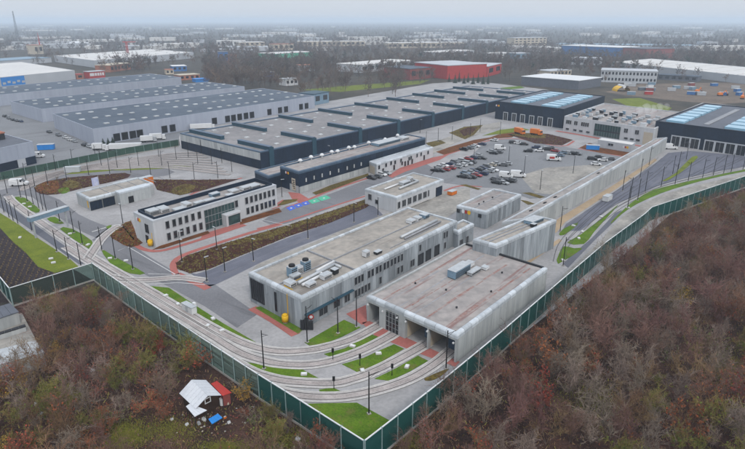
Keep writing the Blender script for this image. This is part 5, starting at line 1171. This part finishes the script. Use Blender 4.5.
# construction yard: coloured containers, a yellow tent frame, diggers
rs = random.Random(31)
for i in range(22):
    x, y = rs.uniform(626, 742), rs.uniform(84.5, 95.5)
    c = rs.choice(['cobalt', 'brick', 'ltgrey', 'ltgrey', 'cobalt', 'bluetank', 'white', 'roof_wh', 'bluetank', 'redp'])
    o = skip(at(x, y), rs.uniform(-.6, .6), c, 'site container', 'site_container', 'container', (3.2, 1.5, 2.7)); o['group'] = 'containers in the construction yard'; o['c'] = c
names_ = dict(roof_wh='dark grey', cobalt='dark blue', redp='red', white='white', ltgrey='light grey', sky_bl='vivid blue', bluetank='slate blue', orange='orange', brick='maroon')
sc_ = sorted([o for o in COL.objects if o.name.startswith('site_container')], key=lambda o: pix(o.location)[0]); cnt = {}
for o in sc_:
    c = o['c']; i = cnt.get(c, 0); cnt[c] = i + 1; o['label'] = '%s container in the construction yard, %s %s one from left' % (names_[c], ORD[i], names_[c]); del o['c']
o = empty('yellow_tent', at(621, 91), 'yellow arched tent with white top in the construction yard', 'tent')
q = MB(o.location); n = 8
for k in range(n):
    t0, t1 = math.pi * k / n, math.pi * (k + 1) / n; L0 = o.location
    P = [L0 + Vector((-6 * math.cos(t), yy, 4.5 * math.sin(t))) for yy in (-6, 6) for t in (t0, t1)]
    q.poly([P[0], P[1], P[3], P[2]])
q.build('tent_skin', M['yellow'], o); q = MB(o.location); L0 = o.location; q.cyl(L0 + Vector((0, -6.2, 4.3)), L0 + Vector((0, 6.2, 4.3)), 1.4, 1.4, 8); q.build('tent_top', M['white'], o)
for i, (x, y) in enumerate(((720, 96), (697, 93), (742, 99))):
    o = empty('digger', at(x, y), 'orange digger with raised arm, %s from left on the bare site earth' % ORD[[1, 0, 2][i]], 'digger', 'diggers on the site', .5 * i); 
    q = MB(); q.box(-1.8, 1.8, -1.4, 1.4, 0, .9); q.build('track', M['black'], o); q = MB(); side_profile(q, [(-2, 1, 0), (1.6, 1, 0), (1.6, 2.6, .2), (.2, 3.1, .3), (-2, 2.4, .1)], 0, 1.3); q.build('body', M['orange'], o)
    q = MB(); q.cyl((1.5, 0, 1.9), (4.2, 0, 4.6), .35, .3, 6); q.cyl((4.2, 0, 4.6), (6.0, 0, 1.6), .3, .22, 6); q.build('arm', M['orange'], o)
    q = MB(); side_profile(q, [(5.6, .4, 0), (6.6, .4, 0), (6.5, 1.7, .1), (5.7, 1.7, .1)], 0, .7); q.build('bucket', M['dframe'], o)
# lattice mast on the left horizon, red crane behind the warehouses
def lattice(name, label, base, H, w0, w1, m, cat):
    o = empty(name, base, label, cat); L0 = o.location
    for sx, sy in ((-1, -1), (1, -1), (1, 1), (-1, 1)):
        q = MB(L0); q.cyl(L0 + Vector((sx * w0, sy * w0, 0)), L0 + Vector((sx * w1, sy * w1, H)), .3, .2, 5); q.build('leg', M[m], o)
    q = MB(L0); n = 12
    for k in range(n):
        f0, f1 = k / n, (k + 1) / n; a, c = w0 + (w1 - w0) * f0, w0 + (w1 - w0) * f1
        for (p, s) in (((-1, -1), (1, -1)), ((1, -1), (1, 1)), ((1, 1), (-1, 1)), ((-1, 1), (-1, -1))):
            q.cyl(L0 + Vector((p[0] * a, p[1] * a, H * f0)), L0 + Vector((s[0] * c, s[1] * c, H * f1)), .13, .13, 4); q.cyl(L0 + Vector((s[0] * a, s[1] * a, H * f0)), L0 + Vector((p[0] * c, p[1] * c, H * f1)), .13, .13, 4)
    tag(q.build('brace', M[m], o), kind='stuff'); return o
lattice('lattice_mast', 'tall thin steel lattice mast standing on the left horizon', at(18, 39), 88, 3.4, .9, 'dframe', 'mast')
c = lattice('tower_crane', 'red tower crane behind the white-roofed warehouse on the left', at(128.5, 59), 26, 1.2, 1.2, 'redp', 'crane')
q = MB(c.location); L0 = c.location; q.cyl(L0 + Vector((-6, 0, 26.5)), L0 + Vector((14, 3, 26.5)), .7, .5, 5); q.build('jib', M['redp'], c)

# ------------------------------------------------------------------ vegetation
def vmat(name, col, rnd=.3, hue=.02):
    m = mat(name, col, tuple(c * .55 for c in col), .95, 1.2, fine=5, local=True)
    t = m.node_tree; b = t.nodes['Principled BSDF']; src = b.inputs['Base Color'].links[0].from_socket
    oi = t.nodes.new('ShaderNodeObjectInfo'); hs = t.nodes.new('ShaderNodeHueSaturation'); a = t.nodes.new('ShaderNodeMapRange'); a.inputs[3].default_value = 1 - rnd; a.inputs[4].default_value = 1 + rnd
    mu = t.nodes.new('ShaderNodeMath'); mu.operation = 'MULTIPLY'; mu.inputs[1].default_value = 7.31; fr = t.nodes.new('ShaderNodeMath'); fr.operation = 'FRACT'
    h = t.nodes.new('ShaderNodeMapRange'); h.inputs[3].default_value = .5 - hue; h.inputs[4].default_value = .5 + hue
    L = t.links; L.new(oi.outputs['Random'], a.inputs[0]); L.new(a.outputs[0], hs.inputs['Value']); L.new(oi.outputs['Random'], mu.inputs[0]); L.new(mu.outputs[0], fr.inputs[0]); L.new(fr.outputs[0], h.inputs[0]); L.new(h.outputs[0], hs.inputs['Hue'])
    L.new(src, hs.inputs['Color']); L.new(hs.outputs[0], b.inputs['Base Color']); b.inputs['Specular IOR Level'].default_value = .1
    return m
V = dict(grey=vmat('grey_twigs', (.245, .19, .155)), purple=vmat('purple_brown_twigs', (.20, .115, .095)), olive=vmat('olive_twigs', (.20, .165, .055)), rust=vmat('rust_leaves', (.29, .085, .042), .3), brown=vmat('brown_twigs', (.215, .13, .075)),
         bark=vmat('bark', (.15, .115, .095)), green=vmat('ivy_green', (.11, .14, .03)), dark=vmat('dark_conifer', (.030, .05, .032)), wood=vmat('far_twigs', (.125, .10, .085), .35), wood2=vmat('warm_far_twigs', (.165, .11, .08), .35), ochre=vmat('ochre_leaves', (.36, .20, .04)))
def seg3(mb, p0, p1, r0, r1):
    """three-sided twig"""
    d = p1 - p0; a = d.orthogonal().normalized(); b = d.cross(a).normalized(); i = len(mb.v)
    for k in range(3):
        t = 2.094 * k; mb.v.append(tuple(p0 + (a * math.cos(t) + b * math.sin(t)) * r0))
    if r1 > 0:
        for k in range(3):
            t = 2.094 * k; mb.v.append(tuple(p1 + (a * math.cos(t) + b * math.sin(t)) * r1))
        for k in range(3): mb.f.append((i + k, i + (k + 1) % 3, i + 3 + (k + 1) % 3, i + 3 + k))
    else:
        mb.v.append(tuple(p1))
        for k in range(3): mb.f.append((i + k, i + (k + 1) % 3, i + 3))
def rv(rs, s=1.0): return Vector((rs.gauss(0, s), rs.gauss(0, s), rs.gauss(0, s)))
def leafq(mb, p, s, rs):
    a = rv(rs).normalized() * s; b = rv(rs).normalized() * s; i = len(mb.v)
    mb.v += [tuple(p - a), tuple(p + b), tuple(p + a), tuple(p - b * .8)]; mb.f.append((i, i + 1, i + 2, i + 3))
def grow(seed, H, stems, spread, nb, nt, twig, leaf=0, leafs=.09, lean=.35, trunk=False, sub=2):
    rs = random.Random(seed); T = MB(); Cc = MB(); Lf = MB()
    def limb(p, d, L_, r, depth, mb):
        n = 3; pts = [p]
        for k in range(n):
            d = (d + rv(rs, .13) + Vector((0, 0, .06))).normalized(); q = pts[-1] + d * (L_ / n); pts.append(q)
            seg3(mb, pts[-2], q, r * (1 - .28 * k), r * (1 - .28 * (k + 1)))
        return pts, d
    def pick(pts, t):
        x = t * (len(pts) - 1); i = min(int(x), len(pts) - 2); return pts[i].lerp(pts[i + 1], x - i), (pts[i + 1] - pts[i]).normalized()
    starts = []
    if trunk:
        pts, d = limb(Vector((0, 0, -.1)), Vector((rs.gauss(0, .05), rs.gauss(0, .05), 1)), H * .8, H * .016, 0, T)
        for k in range(stems): 
            q, dd = pick(pts, rs.uniform(.28, .98)); starts.append((q, (dd * .5 + Vector((rs.gauss(0, 1), rs.gauss(0, 1), .5)).normalized() * lean * 2).normalized(), H * rs.uniform(.26, .42), H * .007))
    else:
        for k in range(stems):
            a = 6.28 * (k + rs.random() * .6) / stems; ln = lean * rs.uniform(.3, 1.3)
            starts.append((Vector((math.cos(a) * .15, math.sin(a) * .15, -.1)), Vector((math.cos(a) * ln, math.sin(a) * ln, 1)).normalized(), H * rs.uniform(.6, .95), H * .0085))
    for p, d, L_, r in starts:
        pts, dd = limb(p, d, L_, r, 0, T)
        for j in range(nb):
            q, d1 = pick(pts, rs.uniform(.22, 1.0)); db = (d1 * .75 + rv(rs, .5) * spread + Vector((0, 0, .15))).normalized(); Lb = L_ * rs.uniform(.22, .5)
            pb, _ = limb(q, db, Lb, r * .42, 1, Cc)
            for m in range(nt):
                q2, d2 = pick(pb, rs.uniform(.15, 1.0)); dt = (d2 * .8 + rv(rs, .55) * spread + Vector((0, 0, .1))).normalized(); Lt = Lb * rs.uniform(.25, .6)
                e = q2 + dt * Lt; seg3(Cc, q2, e, twig, twig * .55)
                for s_ in range(sub):
                    q3 = q2.lerp(e, rs.uniform(.3, 1)); seg3(Cc, q3, q3 + (dt * .7 + rv(rs, .5)).normalized() * Lt * rs.uniform(.35, .8), twig * .7, 0)
                if leaf and rs.random() < leaf: leafq(Lf, e + rv(rs, .08), leafs * rs.uniform(.6, 1.4), rs); leafq(Lf, q2.lerp(e, .5) + rv(rs, .1), leafs * rs.uniform(.6, 1.4), rs)
    return T, Cc, Lf
def kindmesh(key, T, Cc, Lf, mt, mc, ml=None):
    a = T.mesh('stem', V[mt]); c = Cc.mesh('crown', V[mc])
    if ml and Lf.v:
        l = Lf.mesh('leaves', V[ml]); return a, c, l
    return a, c, None
SH = []   # shrub kinds: (meshes, description)
for i, (H, st, sp, nb, nt, mc, leaf, ml, lean, desc) in enumerate([
   (5.6, 6, 1.0, 7, 8, 'grey', 0, None, .45, 'grey-brown bare bush'), (6.4, 5, .9, 8, 8, 'purple', 0, None, .35, 'purple-brown bare bush'), (5.0, 7, 1.1, 7, 7, 'brown', .5, 'rust', .5, 'rusty-tipped bare bush'),
   (6.8, 4, .9, 9, 8, 'grey', 0, None, .3, 'tall grey bare bush'), (4.6, 7, 1.1, 7, 7, 'olive', .3, 'green', .55, 'olive-toned bush'), (5.2, 6, 1.0, 7, 7, 'purple', .25, 'rust', .5, 'dark reddish bare bush'),
   (4.4, 6, 1.1, 6, 7, 'brown', 1.0, 'rust', .5, 'rust-leaved bush'), (6.0, 5, 1.0, 8, 8, 'brown', 0, None, .4, 'warm brown bare bush'), (3.6, 7, 1.2, 6, 7, 'grey', .2, 'green', .7, 'low spreading grey bush'), (4.2, 6, 1.1, 6, 6, 'olive', .9, 'ochre', .5, 'ochre-leaved bush')]):
    T, Cc, Lf = grow(100 + i, H, st, sp, nb, nt, .022, leaf, .13, lean)
    SH.append((kindmesh(i, T, Cc, Lf, 'bark', mc, ml), desc))
TRK = []
for i, (H, mc) in enumerate(((13, 'wood'), (15, 'wood'), (11, 'wood2'), (14, 'wood2'))):
    T, Cc, Lf = grow(200 + i, H, 13, 1.0, 5, 6, .075, 0, .1, .45, True, 1); TRK.append(kindmesh(i, T, Cc, Lf, 'bark', mc))
def inpoly(x, y, P):
    c = False; j = len(P) - 1
    for i in range(len(P)):
        if (P[i][1] > y) != (P[j][1] > y) and x < (P[j][0] - P[i][0]) * (y - P[i][1]) / (P[j][1] - P[i][1]) + P[i][0]: c = not c
        j = i
    return c
def put_bush(k, p, rz, s, label, group, name='bare_bush', cat='bush'):
    (a, c, l), d = SH[k]
    o = empty(name, p, label, cat, group, rz); o.scale = (s, s, s * random.uniform(.85, 1.1))
    place('stem', a, o); place('crown', c, o)
    if l: place('leaves', l, o)
    return o
rightP = [(394, 470), (398, 444), (430, 416), (470, 384), (540, 322), (612, 268), (664, 230), (700, 212), (760, 196), (800, 188), (840, 470)]
leftP = [(-30, 480), (-30, 386), (42, 358), (34, 330), (24, 318), (94, 294), (150, 332), (200, 366), (300, 432), (352, 464), (360, 480)]
clearP = [(168, 392), (176, 380), (206, 370), (234, 380), (240, 400), (238, 430), (258, 442), (262, 470), (190, 470), (178, 446), (158, 452), (155, 470), (108, 470), (110, 430), (128, 420), (150, 430), (176, 428)]
zone_r = [(470, 'near the fence corner right of the depot'), (560, 'below the green fence beside the nearest hall'), (640, 'in the middle of the right-hand thicket'), (2000, 'toward the right edge of the right-hand thicket')]
pts = []; rs = random.Random(77)
def scatter(P, x0, x1, y0, y1, st, excl=None):
    out = []; y = y0
    while y < y1:
        x = x0
        while x < x1:
            px_ = Vector((x + rs.uniform(-.48, .48) * st, y + rs.uniform(-.48, .48) * st, 0)); q = pix(px_)
            if inpoly(q[0], q[1], P) and not (excl and inpoly(q[0], q[1], excl)): out.append((px_, q))
            x += st
        y += st
    return out
cand = [(p, q, 'r') for p, q in scatter(rightP, 0, 160, 62, 190, 3.6)] + [(p, q, 'l') for p, q in scatter(leftP, -80, 5, 62, 135, 2.9, clearP)]
cand.sort(key=lambda c: (c[0] - Vector((0, 0, 0))).length)
wts_r = [22, 20, 7, 14, 8, 8, 2.5, 14, 9, 2]; wts_l = [14, 12, 8, 5, 18, 10, 2.5, 16, 12, 3]
rest = []
for i, (p, q, sd) in enumerate(cand):
    fld = [1.0 + 1.4 * math.sin(p.x * .11 + j * 2.1) * math.sin(p.y * .13 + j * 1.3) + .6 * math.sin(p.x * .05 - p.y * .07 + j) for j in range(10)]   # like kinds grow together
    k = rs.choices(range(10), [w_ * max(.04, f_) ** 1.6 for w_, f_ in zip(wts_r if sd == 'r' else wts_l, fld)])[0]; s = rs.choice((rs.uniform(.5, .8), rs.uniform(.75, 1.1), rs.uniform(.9, 1.35))) * (.9 if sd == 'l' else 1.05)
    nearf = q[1] < 310 and sd == 'l'
    if nearf: s *= .75
    if i < 290:
        if sd == 'r':
            fy = 440.5 - (q[0] - 364.6) * .765 if q[0] < 560 else 291 - (q[0] - 560) * .62
            depth = 'hugging the green fence' if q[1] - fy < 38 else ('at the bottom of the right-hand thicket' if q[1] > 415 else 'inside the right-hand thicket')
            where = depth + [z for x, z in ((450, ' near the fence corner'), (510, ' below the nearest hall'), (570, ' below the raised block'), (640, ' below the curved lawn strip'), (2000, ' near the right edge')) if q[0] < x][0]
        else:
            where = ('along the back fence of the left-hand thicket' if q[1] < 325 else 'beside the pale garage roof' if q[0] < 75 and q[1] < 375 else 'at the lower-left picture corner' if q[0] < 75 else 'below the clear left fence' if q[0] > 165 and q[1] < 385 else 'between shed and green fence' if q[0] > 225 else 'in the middle of the left-hand thicket' if q[1] < 385 else 'left of the shed clearing')
        put_bush(k, p, rs.uniform(0, 6.28), s, SH[k][1] + ' ' + where, 'bushes in the %s thicket' % ('right-hand' if sd == 'r' else 'left-hand'))
    else: rest.append((p, rs.uniform(0, 6.28), s, k))
def gn_scatter(name, data, sources, kind='stuff'):
    """one object: every bush/tree past the counted ones, set out on points; data = (point, turn, size, kind)"""
    me = bpy.data.meshes.new(name); me.from_pydata([tuple(d[0]) for d in data], [], [])
    for nm, tp, idx in (('rz', 'FLOAT', 1), ('sc', 'FLOAT', 2), ('kd', 'INT', 3)):
        at_ = me.attributes.new(nm, tp, 'POINT'); at_.data.foreach_set('value', [d[idx] for d in data])
    o = bpy.data.objects.new(name, me); COL.objects.link(o); o['kind'] = kind
    g = bpy.data.node_groups.new(name, 'GeometryNodeTree'); g.interface.new_socket('Geometry', in_out='INPUT', socket_type='NodeSocketGeometry'); g.interface.new_socket('Geometry', in_out='OUTPUT', socket_type='NodeSocketGeometry')
    N, L = g.nodes, g.links; gi = N.new('NodeGroupInput'); go = N.new('NodeGroupOutput')
    jn = N.new('GeometryNodeJoinGeometry'); cur = gi.outputs[0]
    def attr(nm, tp):
        a = N.new('GeometryNodeInputNamedAttribute'); a.data_type = tp; a.inputs[0].default_value = nm; return a.outputs[0]
    for k, objs in enumerate(sources):
        jj = N.new('GeometryNodeJoinGeometry')
        for ob in objs:
            oi = N.new('GeometryNodeObjectInfo'); oi.inputs[0].default_value = ob; oi.transform_space = 'ORIGINAL'; L.new(oi.outputs['Geometry'], jj.inputs[0])
        cm = N.new('FunctionNodeCompare'); cm.data_type = 'INT'; cm.operation = 'EQUAL'; L.new(attr('kd', 'INT'), cm.inputs[2]); cm.inputs[3].default_value = k
        ip = N.new('GeometryNodeInstanceOnPoints'); L.new(cur, ip.inputs['Points']); L.new(cm.outputs[0], ip.inputs['Selection']); L.new(jj.outputs[0], ip.inputs['Instance'])
        cx = N.new('ShaderNodeCombineXYZ'); L.new(attr('rz', 'FLOAT'), cx.inputs[2]); L.new(cx.outputs[0], ip.inputs['Rotation']); L.new(attr('sc', 'FLOAT'), ip.inputs['Scale'])
        L.new(ip.outputs[0], jn.inputs[0])
    L.new(jn.outputs[0], go.inputs[0]); md = o.modifiers.new('scatter', 'NODES'); md.node_group = g
    return o
def protos(meshes): return [[bpy.data.objects.new('proto', m) for m in ms if m] for ms in meshes]
gn_scatter('thicket_bushes', rest, protos([s[0] for s in SH]))
# single trees in the middle distance, each a thing
groves = [((204, 262), (68, 92), 20, 'left of centre behind the nearest warehouse', (0, 3)), ((262, 312), (62, 84), 14, 'among the houses left of centre', (1, 2)), ((318, 402), (74, 97), 34, 'in the row behind the sawtooth hall', (0, 1)),
          ((398, 450), (66, 84), 14, 'before the red halls', (0, 1)), ((520, 600), (62, 80), 20, 'below the blue hall at right', (1, 2)), ((100, 150), (64, 75), 12, 'behind the far grey warehouses', (1, 3)), ((500, 560), (74, 84), 8, 'behind the dark tram hall', (0, 1))]
def clear(p, m=3.0): return not any(inside(f, p, m) for f in FEET)
for (x0, x1), (y0, y1), n, where, ks in groves:
    L_ = []
    for t in range(400):
        if len(L_) >= n: break
        x, y = rs.uniform(x0, x1), rs.uniform(y0, y1); p = at(x, y)
        if clear(p) and all((p - q).length > 5 for q in L_): L_.append(p)
    for i, p in enumerate(sorted(L_, key=lambda p: pix(p)[0])):
        T = TRK[rs.choice(ks)]; o = empty('bare_tree', p, 'bare tree %s, %s from left' % (where, ORD[min(i, 25)]) if i < 25 else 'bare tree %s, near the right end' % where, 'tree', 'bare trees ' + where, rs.uniform(0, 6.28)); s = rs.uniform(.75, 1.2); o.scale = (s * 1.1, s * 1.1, s)
        place('trunk', T[0], o); place('crown', T[1], o)
def conifer(seed, H, wd):
    rs_ = random.Random(seed); T = MB(); Cc = MB(); T.cyl((0, 0, 0), (0, 0, H * .95), H * .018, .02, 6)
    for k in range(13):
        z = H * (.06 + .9 * k / 13); Rr = wd * (1 - k / 13.5) * rs_.uniform(.8, 1.1)
        for j in range(11):
            a = 6.28 * (j + rs_.random()) / 11; rr = Rr * rs_.uniform(.7, 1.1); tip = Vector((math.cos(a) * rr, math.sin(a) * rr, z - rr * .28)); s_ = Vector((-math.sin(a), math.cos(a), 0)) * rr * .3; r0 = Vector((0, 0, z + H * .05)); i = len(Cc.v)
            mid = tip * .6 + r0 * .4 + Vector((0, 0, .12)); Cc.v += [tuple(r0), tuple(mid + s_), tuple(tip), tuple(mid - s_)]; Cc.f += [(i, i + 1, i + 2), (i, i + 2, i + 3)]
    return T.mesh('trunk', V['bark']), Cc.mesh('crown', V['dark'])
CON = [conifer(1, 11, 2.6), conifer(2, 9, 2.8)]
for i, (x, y) in enumerate([(449, 82), (455, 83), (459, 82), (464, 83.5), (468, 82.5), (473, 84), (478, 83), (483, 84), (488, 84)]):
    T = CON[i % 2]; o = empty('conifer', at(x, y), 'dark conifer, %s from left in the row before the red hall' % ORD[i], 'tree', 'conifers before the red hall', i); s = rs.uniform(.8, 1.15); o.scale = (s, s, s); place('trunk', T[0], o); place('crown', T[1], o)
for i, (x, y, lab) in enumerate([(281, 81, 'dark conifer, left of the pair by the small white house'), (297, 80, 'dark conifer, right of the pair by the small white house'), (560, 73, 'lone dark conifer among bare trees at right')]):
    T = CON[i % 2]; o = empty('conifer', at(x, y), lab, 'tree', None, i); o.scale = (1.25, 1.25, 1.1); place('trunk', T[0], o); place('crown', T[1], o)
for i, (x, y) in enumerate([(104, 147.5), (109, 147), (113.5, 146)]):
    T = CON[1]; o = empty('conifer', at(x, y), 'small dark evergreen at the loading docks, %s of three from left' % ORD[i], 'tree', 'evergreens at the docks', i); o.scale = (.9, .9, .55); place('trunk', T[0], o); place('crown', T[1], o)
for i, (x, y, lab, k) in enumerate([(120, 236, 'rust bush in the bed left of the white office', 8), (57, 179, 'low bush on the round mulch bed', 8), (80, 180, 'grey bush on the round mulch bed behind the gatehouse', 8), (178, 191, 'low bush in the dark bed right of the gatehouse', 4), (44, 187, 'ochre bush at the tip of the round mulch bed', 9)]):
    put_bush(k, at(x, y), i, .35, lab, None)
belt = []
while len(belt) < 1500:
    y = rs.uniform(46, 98); x = rs.uniform(-20, 770); p = at(x, y)
    lim = (96 - (x - 300) * .11 if x > 300 else 88) if 206 < x < 600 else (66 if x < 206 else 84)
    if y > lim or (430 < x < 600 and y > 80) or not clear(p, 5): continue
    if (x < 206 or x > 600) and rs.random() < .55: continue
    n_ = math.sin(p.x * .021 + 2) * math.sin(p.y * .017 + 1) + .5 * math.sin(p.x * .05)
    if n_ < -.25 and rs.random() < .75: continue
    belt.append((p, rs.uniform(0, 6.28), rs.uniform(.6, 1.1), rs.randrange(4)))
gn_scatter('tree_belt', belt, protos(TRK))
# far woods: one mass reaching to the horizon
fw = []
for i, (H, mc) in enumerate(((11, 'wood'), (13, 'wood'), (10, 'dark'))):
    T, Cc, Lf = grow(300 + i, H, 9, 1.1, 5, 4, .19, 0, .1, .6, True, 1); fw.append((T.mesh('trunk', V['bark']), Cc.mesh('crown', V[mc])))
data = []
FEET += [Frame((92.5, 129), (314.5, 96), (52.4, 113.6), 8.6), Frame((41, 109), (244.5, 86.4), (10, 101), 8.3), Frame((-25, 97), (181, 77.2), (-48, 90.5), 8.3), Frame((94, 60.5), (193.5, 52.3), (54, 55.5), 9.5)]
while len(data) < 9000:
    y = 23.2 + 50 * rs.random() ** 1.75; x = rs.uniform(-40, 785); p = at(x, y)
    if y > 52 and x < 205 and not (100 < x < 150 and y > 62): continue
    if y > 82 and x > 598: continue
    n_ = math.sin(p.x * .006 + 1.3) * math.sin(p.y * .0045) + .5 * math.sin(p.x * .017 + p.y * .013)
    if n_ < -.45 and rs.random() < .6: continue
    if clear(p, 5): data.append((p, rs.uniform(0, 6.28), rs.uniform(.7, 1.25), rs.choices((0, 1, 2), (5, 5, 1.2))[0]))
gn_scatter('far_woods', data, protos(fw))
# far town: pale roofs between the woods, one mass
town = MB(); tm2 = MB()
for i in range(130):
    y = 26 + 26 * rs.random() ** 1.3; x = rs.uniform(-30, 775); p = at(x, y)
    if not clear(p, 12): continue
    w_, d_, h_ = rs.choice((rs.uniform(12, 30), rs.uniform(50, 150), rs.uniform(60, 180))), rs.uniform(14, 50), rs.uniform(5, 11); a = rs.choice((.2, -.5, .9)); u = Vector((math.cos(a), math.sin(a), 0)); v = Vector((-u.y, u.x, 0))
    (town if rs.random() < .6 else tm2).hexa([p + u * (w_ * sx) + v * (d_ * sy) + Vector((0, 0, z)) for z in (0, h_) for sx, sy in ((-.5, -.5), (.5, -.5), (.5, .5), (-.5, .5))])
tag(town.build('far_town', M['whroof']), kind='stuff'); tag(tm2.build('far_town', M['ltgrey']), kind='stuff')
# undergrowth: dry stalks and fallen leaves between the bushes
def litter(name, n, m, polys, size, up):
    mb = MB(); done = 0
    while done < n:
        p = Vector((rs.uniform(-80, 150), rs.uniform(62, 185), .02)); q = pix(p)
        if not any(inpoly(q[0], q[1], P) for P in polys): 
            continue
        done += 1; s = size * rs.uniform(.5, 1.5)
        d = Vector((rs.gauss(0, .6), rs.gauss(0, .6), up)).normalized(); e = Vector((rs.gauss(0, 1), rs.gauss(0, 1), 0)).normalized() * s * .22; i = len(mb.v); t_ = p + d * s
        mb.v += [tuple(p - e), tuple(p + e), tuple(t_ + e * .4), tuple(t_ - e * .4), tuple(p + Vector((0, 0, .01)) + e.cross(Vector((0, 0, 1))))]; mb.f += [(i, i + 1, i + 2, i + 3), (i + 4, i, i + 3), (i + 1, i + 4, i + 2)]
    return tag(mb.build(name, m), kind='stuff')
litter('undergrowth', 9000, V['brown'], (rightP, leftP), .34, .7); litter('undergrowth', 6000, V['purple'], (rightP, leftP), .3, 1.2); litter('undergrowth', 4000, V['rust'], (rightP, leftP), .22, .5); litter('undergrowth', 3500, V['olive'], (rightP, leftP), .4, 1.0)
tg = MB()
for cx_, cy_, sx, sy, n_ in ((126, 434, 10, 7, 900), (228, 448, 16, 4, 700), (105, 448, 10, 5, 300), (290, 440, 14, 7, 500), (590, 400, 18, 12, 700), (725, 368, 14, 9, 700), (640, 300, 10, 8, 400), (410, 440, 9, 9, 400), (45, 400, 16, 12, 600), (170, 430, 18, 8, 600)):
    for _ in range(n_ * 5):
        p = at(rs.gauss(cx_, sx), rs.gauss(cy_, sy))
        s_ = rs.uniform(.10, .34); d = Vector((rs.gauss(0, .6), rs.gauss(0, .6), 1)).normalized() * s_; e = Vector((rs.gauss(0, 1), rs.gauss(0, 1), 0)).normalized() * .045; i = len(tg.v)
        tg.v += [tuple(p - e), tuple(p + e), tuple(p + d), tuple(p + Vector((e.y, -e.x, 0)))]; tg.f += [(i, i + 1, i + 2), (i + 1, i + 3, i + 2), (i + 3, i, i + 2)]
V['rust2'] = vmat('bed_twigs', (.10, .045, .03)); V['tuft'] = vmat('yellow_green_grass', (.20, .20, .035)); tag(tg.build('rough_grass', V['tuft']), kind='stuff')
bd = [MB(), MB()]
BEDS = [[(177, 269), (176, 263), (186, 256), (215, 246.5), (250, 236), (290, 224.5), (330, 211.5), (368, 198.5), (374, 202), (366, 208), (330, 223), (290, 236), (240, 256), (210, 269), (190, 273.5)], [(110, 236), (119, 227), (131, 221), (137, 238), (143, 243), (130, 247.5), (117, 241)],
        [(34, 188), (44, 182), (70, 177.5), (95, 175.5), (125, 173), (128, 178), (84, 188), (57, 194.5), (40, 194)], [(152, 179.5), (190, 180), (226, 179.5), (205, 190), (180, 195.5), (157, 190)], [(508, 134.5), (548, 134), (573, 140), (562, 145.5), (535, 143.5)], [(449, 133), (464, 127), (483, 125), (474, 135), (465, 139.5)]]
for P_ in BEDS:
    x0, x1, y0, y1 = min(p[0] for p in P_), max(p[0] for p in P_), min(p[1] for p in P_), max(p[1] for p in P_)
    for _ in range(int((x1 - x0) * (y1 - y0) * .55)):
        x, y = rs.uniform(x0, x1), rs.uniform(y0, y1)
        if inpoly(x, y, P_):
            p = at(x, y, .08); mb = bd[rs.random() < .4]; c_ = rs.uniform(.3, .8)
            for k in range(4):
                d = Vector((rs.gauss(0, .8), rs.gauss(0, .8), .7)).normalized() * c_ * rs.uniform(.5, 1); seg3(mb, p + rv(rs, .1), p + d, .07, .02)
tag(bd[0].build('bed_plants', V['rust2']), kind='stuff'); tag(bd[1].build('bed_plants', V['olive']), kind='stuff')
rows_ = MB()
for i in range(14):
    for j in range(22):
        x = 4 + i * 5.0 - j * 1.0; y = 238 + i * 1.2 + j * 2.2
        if inpoly(x, y, [(-40, 232), (-40, 292), (6, 290), (84, 268), (55, 273), (38, 267), (26, 253), (14, 243), (0, 228)]):
            p = at(x, y, .03)
            for k in range(7):
                s = rs.uniform(.25, .6); d = Vector((rs.gauss(0, .5), rs.gauss(0, .5), 1)).normalized() * s; seg3(rows_, p + rv(rs, .12), p + d, .05, .02)
tag(rows_.build('dry_crop_tufts', mat('dry_tufts', (.30, .22, .12), None, .95)), kind='stuff')
# steam rising behind the right-hand tram hall
st = bmesh.new()
for (dx, dz, s) in ((-7, 1.5, 2.6), (-3.5, 2.6, 3.0), (0, 2.2, 2.8), (4, 3.4, 2.4), (8, 3.8, 1.8)):
    g = bmesh.ops.create_icosphere(st, subdivisions=2, radius=s)
    for v_ in g['verts']: v_.co += Vector((dx, rs.gauss(0, .25), dz)) + rv(rs, .18)
sm_ = bpy.data.meshes.new('steam'); st.to_mesh(sm_); st.free()
stm = bpy.data.materials.new('steam'); stm.use_nodes = True; n_ = stm.node_tree.nodes; n_.remove(n_['Principled BSDF']); pv = n_.new('ShaderNodeVolumePrincipled'); pv.inputs['Color'].default_value = (.97, .97, .97, 1); pv.inputs['Density'].default_value = .06; stm.node_tree.links.new(pv.outputs[0], n_['Material Output'].inputs['Volume']); sm_.materials.append(stm)
so = place('steam', sm_, None, at(654, 131) + Vector((0, 6, 9.4))); so['kind'] = 'stuff'

# ------------------------------------------------------------------ haze
hb = MB(); hb.box(-11500, 11500, -600, 22500, -1.0, 91.0)
hm = bpy.data.materials.new('haze'); hm.use_nodes = True; n_ = hm.node_tree.nodes; n_.remove(n_['Principled BSDF'])
pv = n_.new('ShaderNodeVolumePrincipled'); pv.inputs['Color'].default_value = (.76, .875, 1.0, 1); pv.inputs['Density'].default_value = .00021; pv.inputs['Anisotropy'].default_value = 0.1
hm.node_tree.links.new(pv.outputs[0], n_['Material Output'].inputs['Volume'])
ho = hb.build('haze', hm); ho['kind'] = 'stuff'; ho.display_type = 'WIRE'
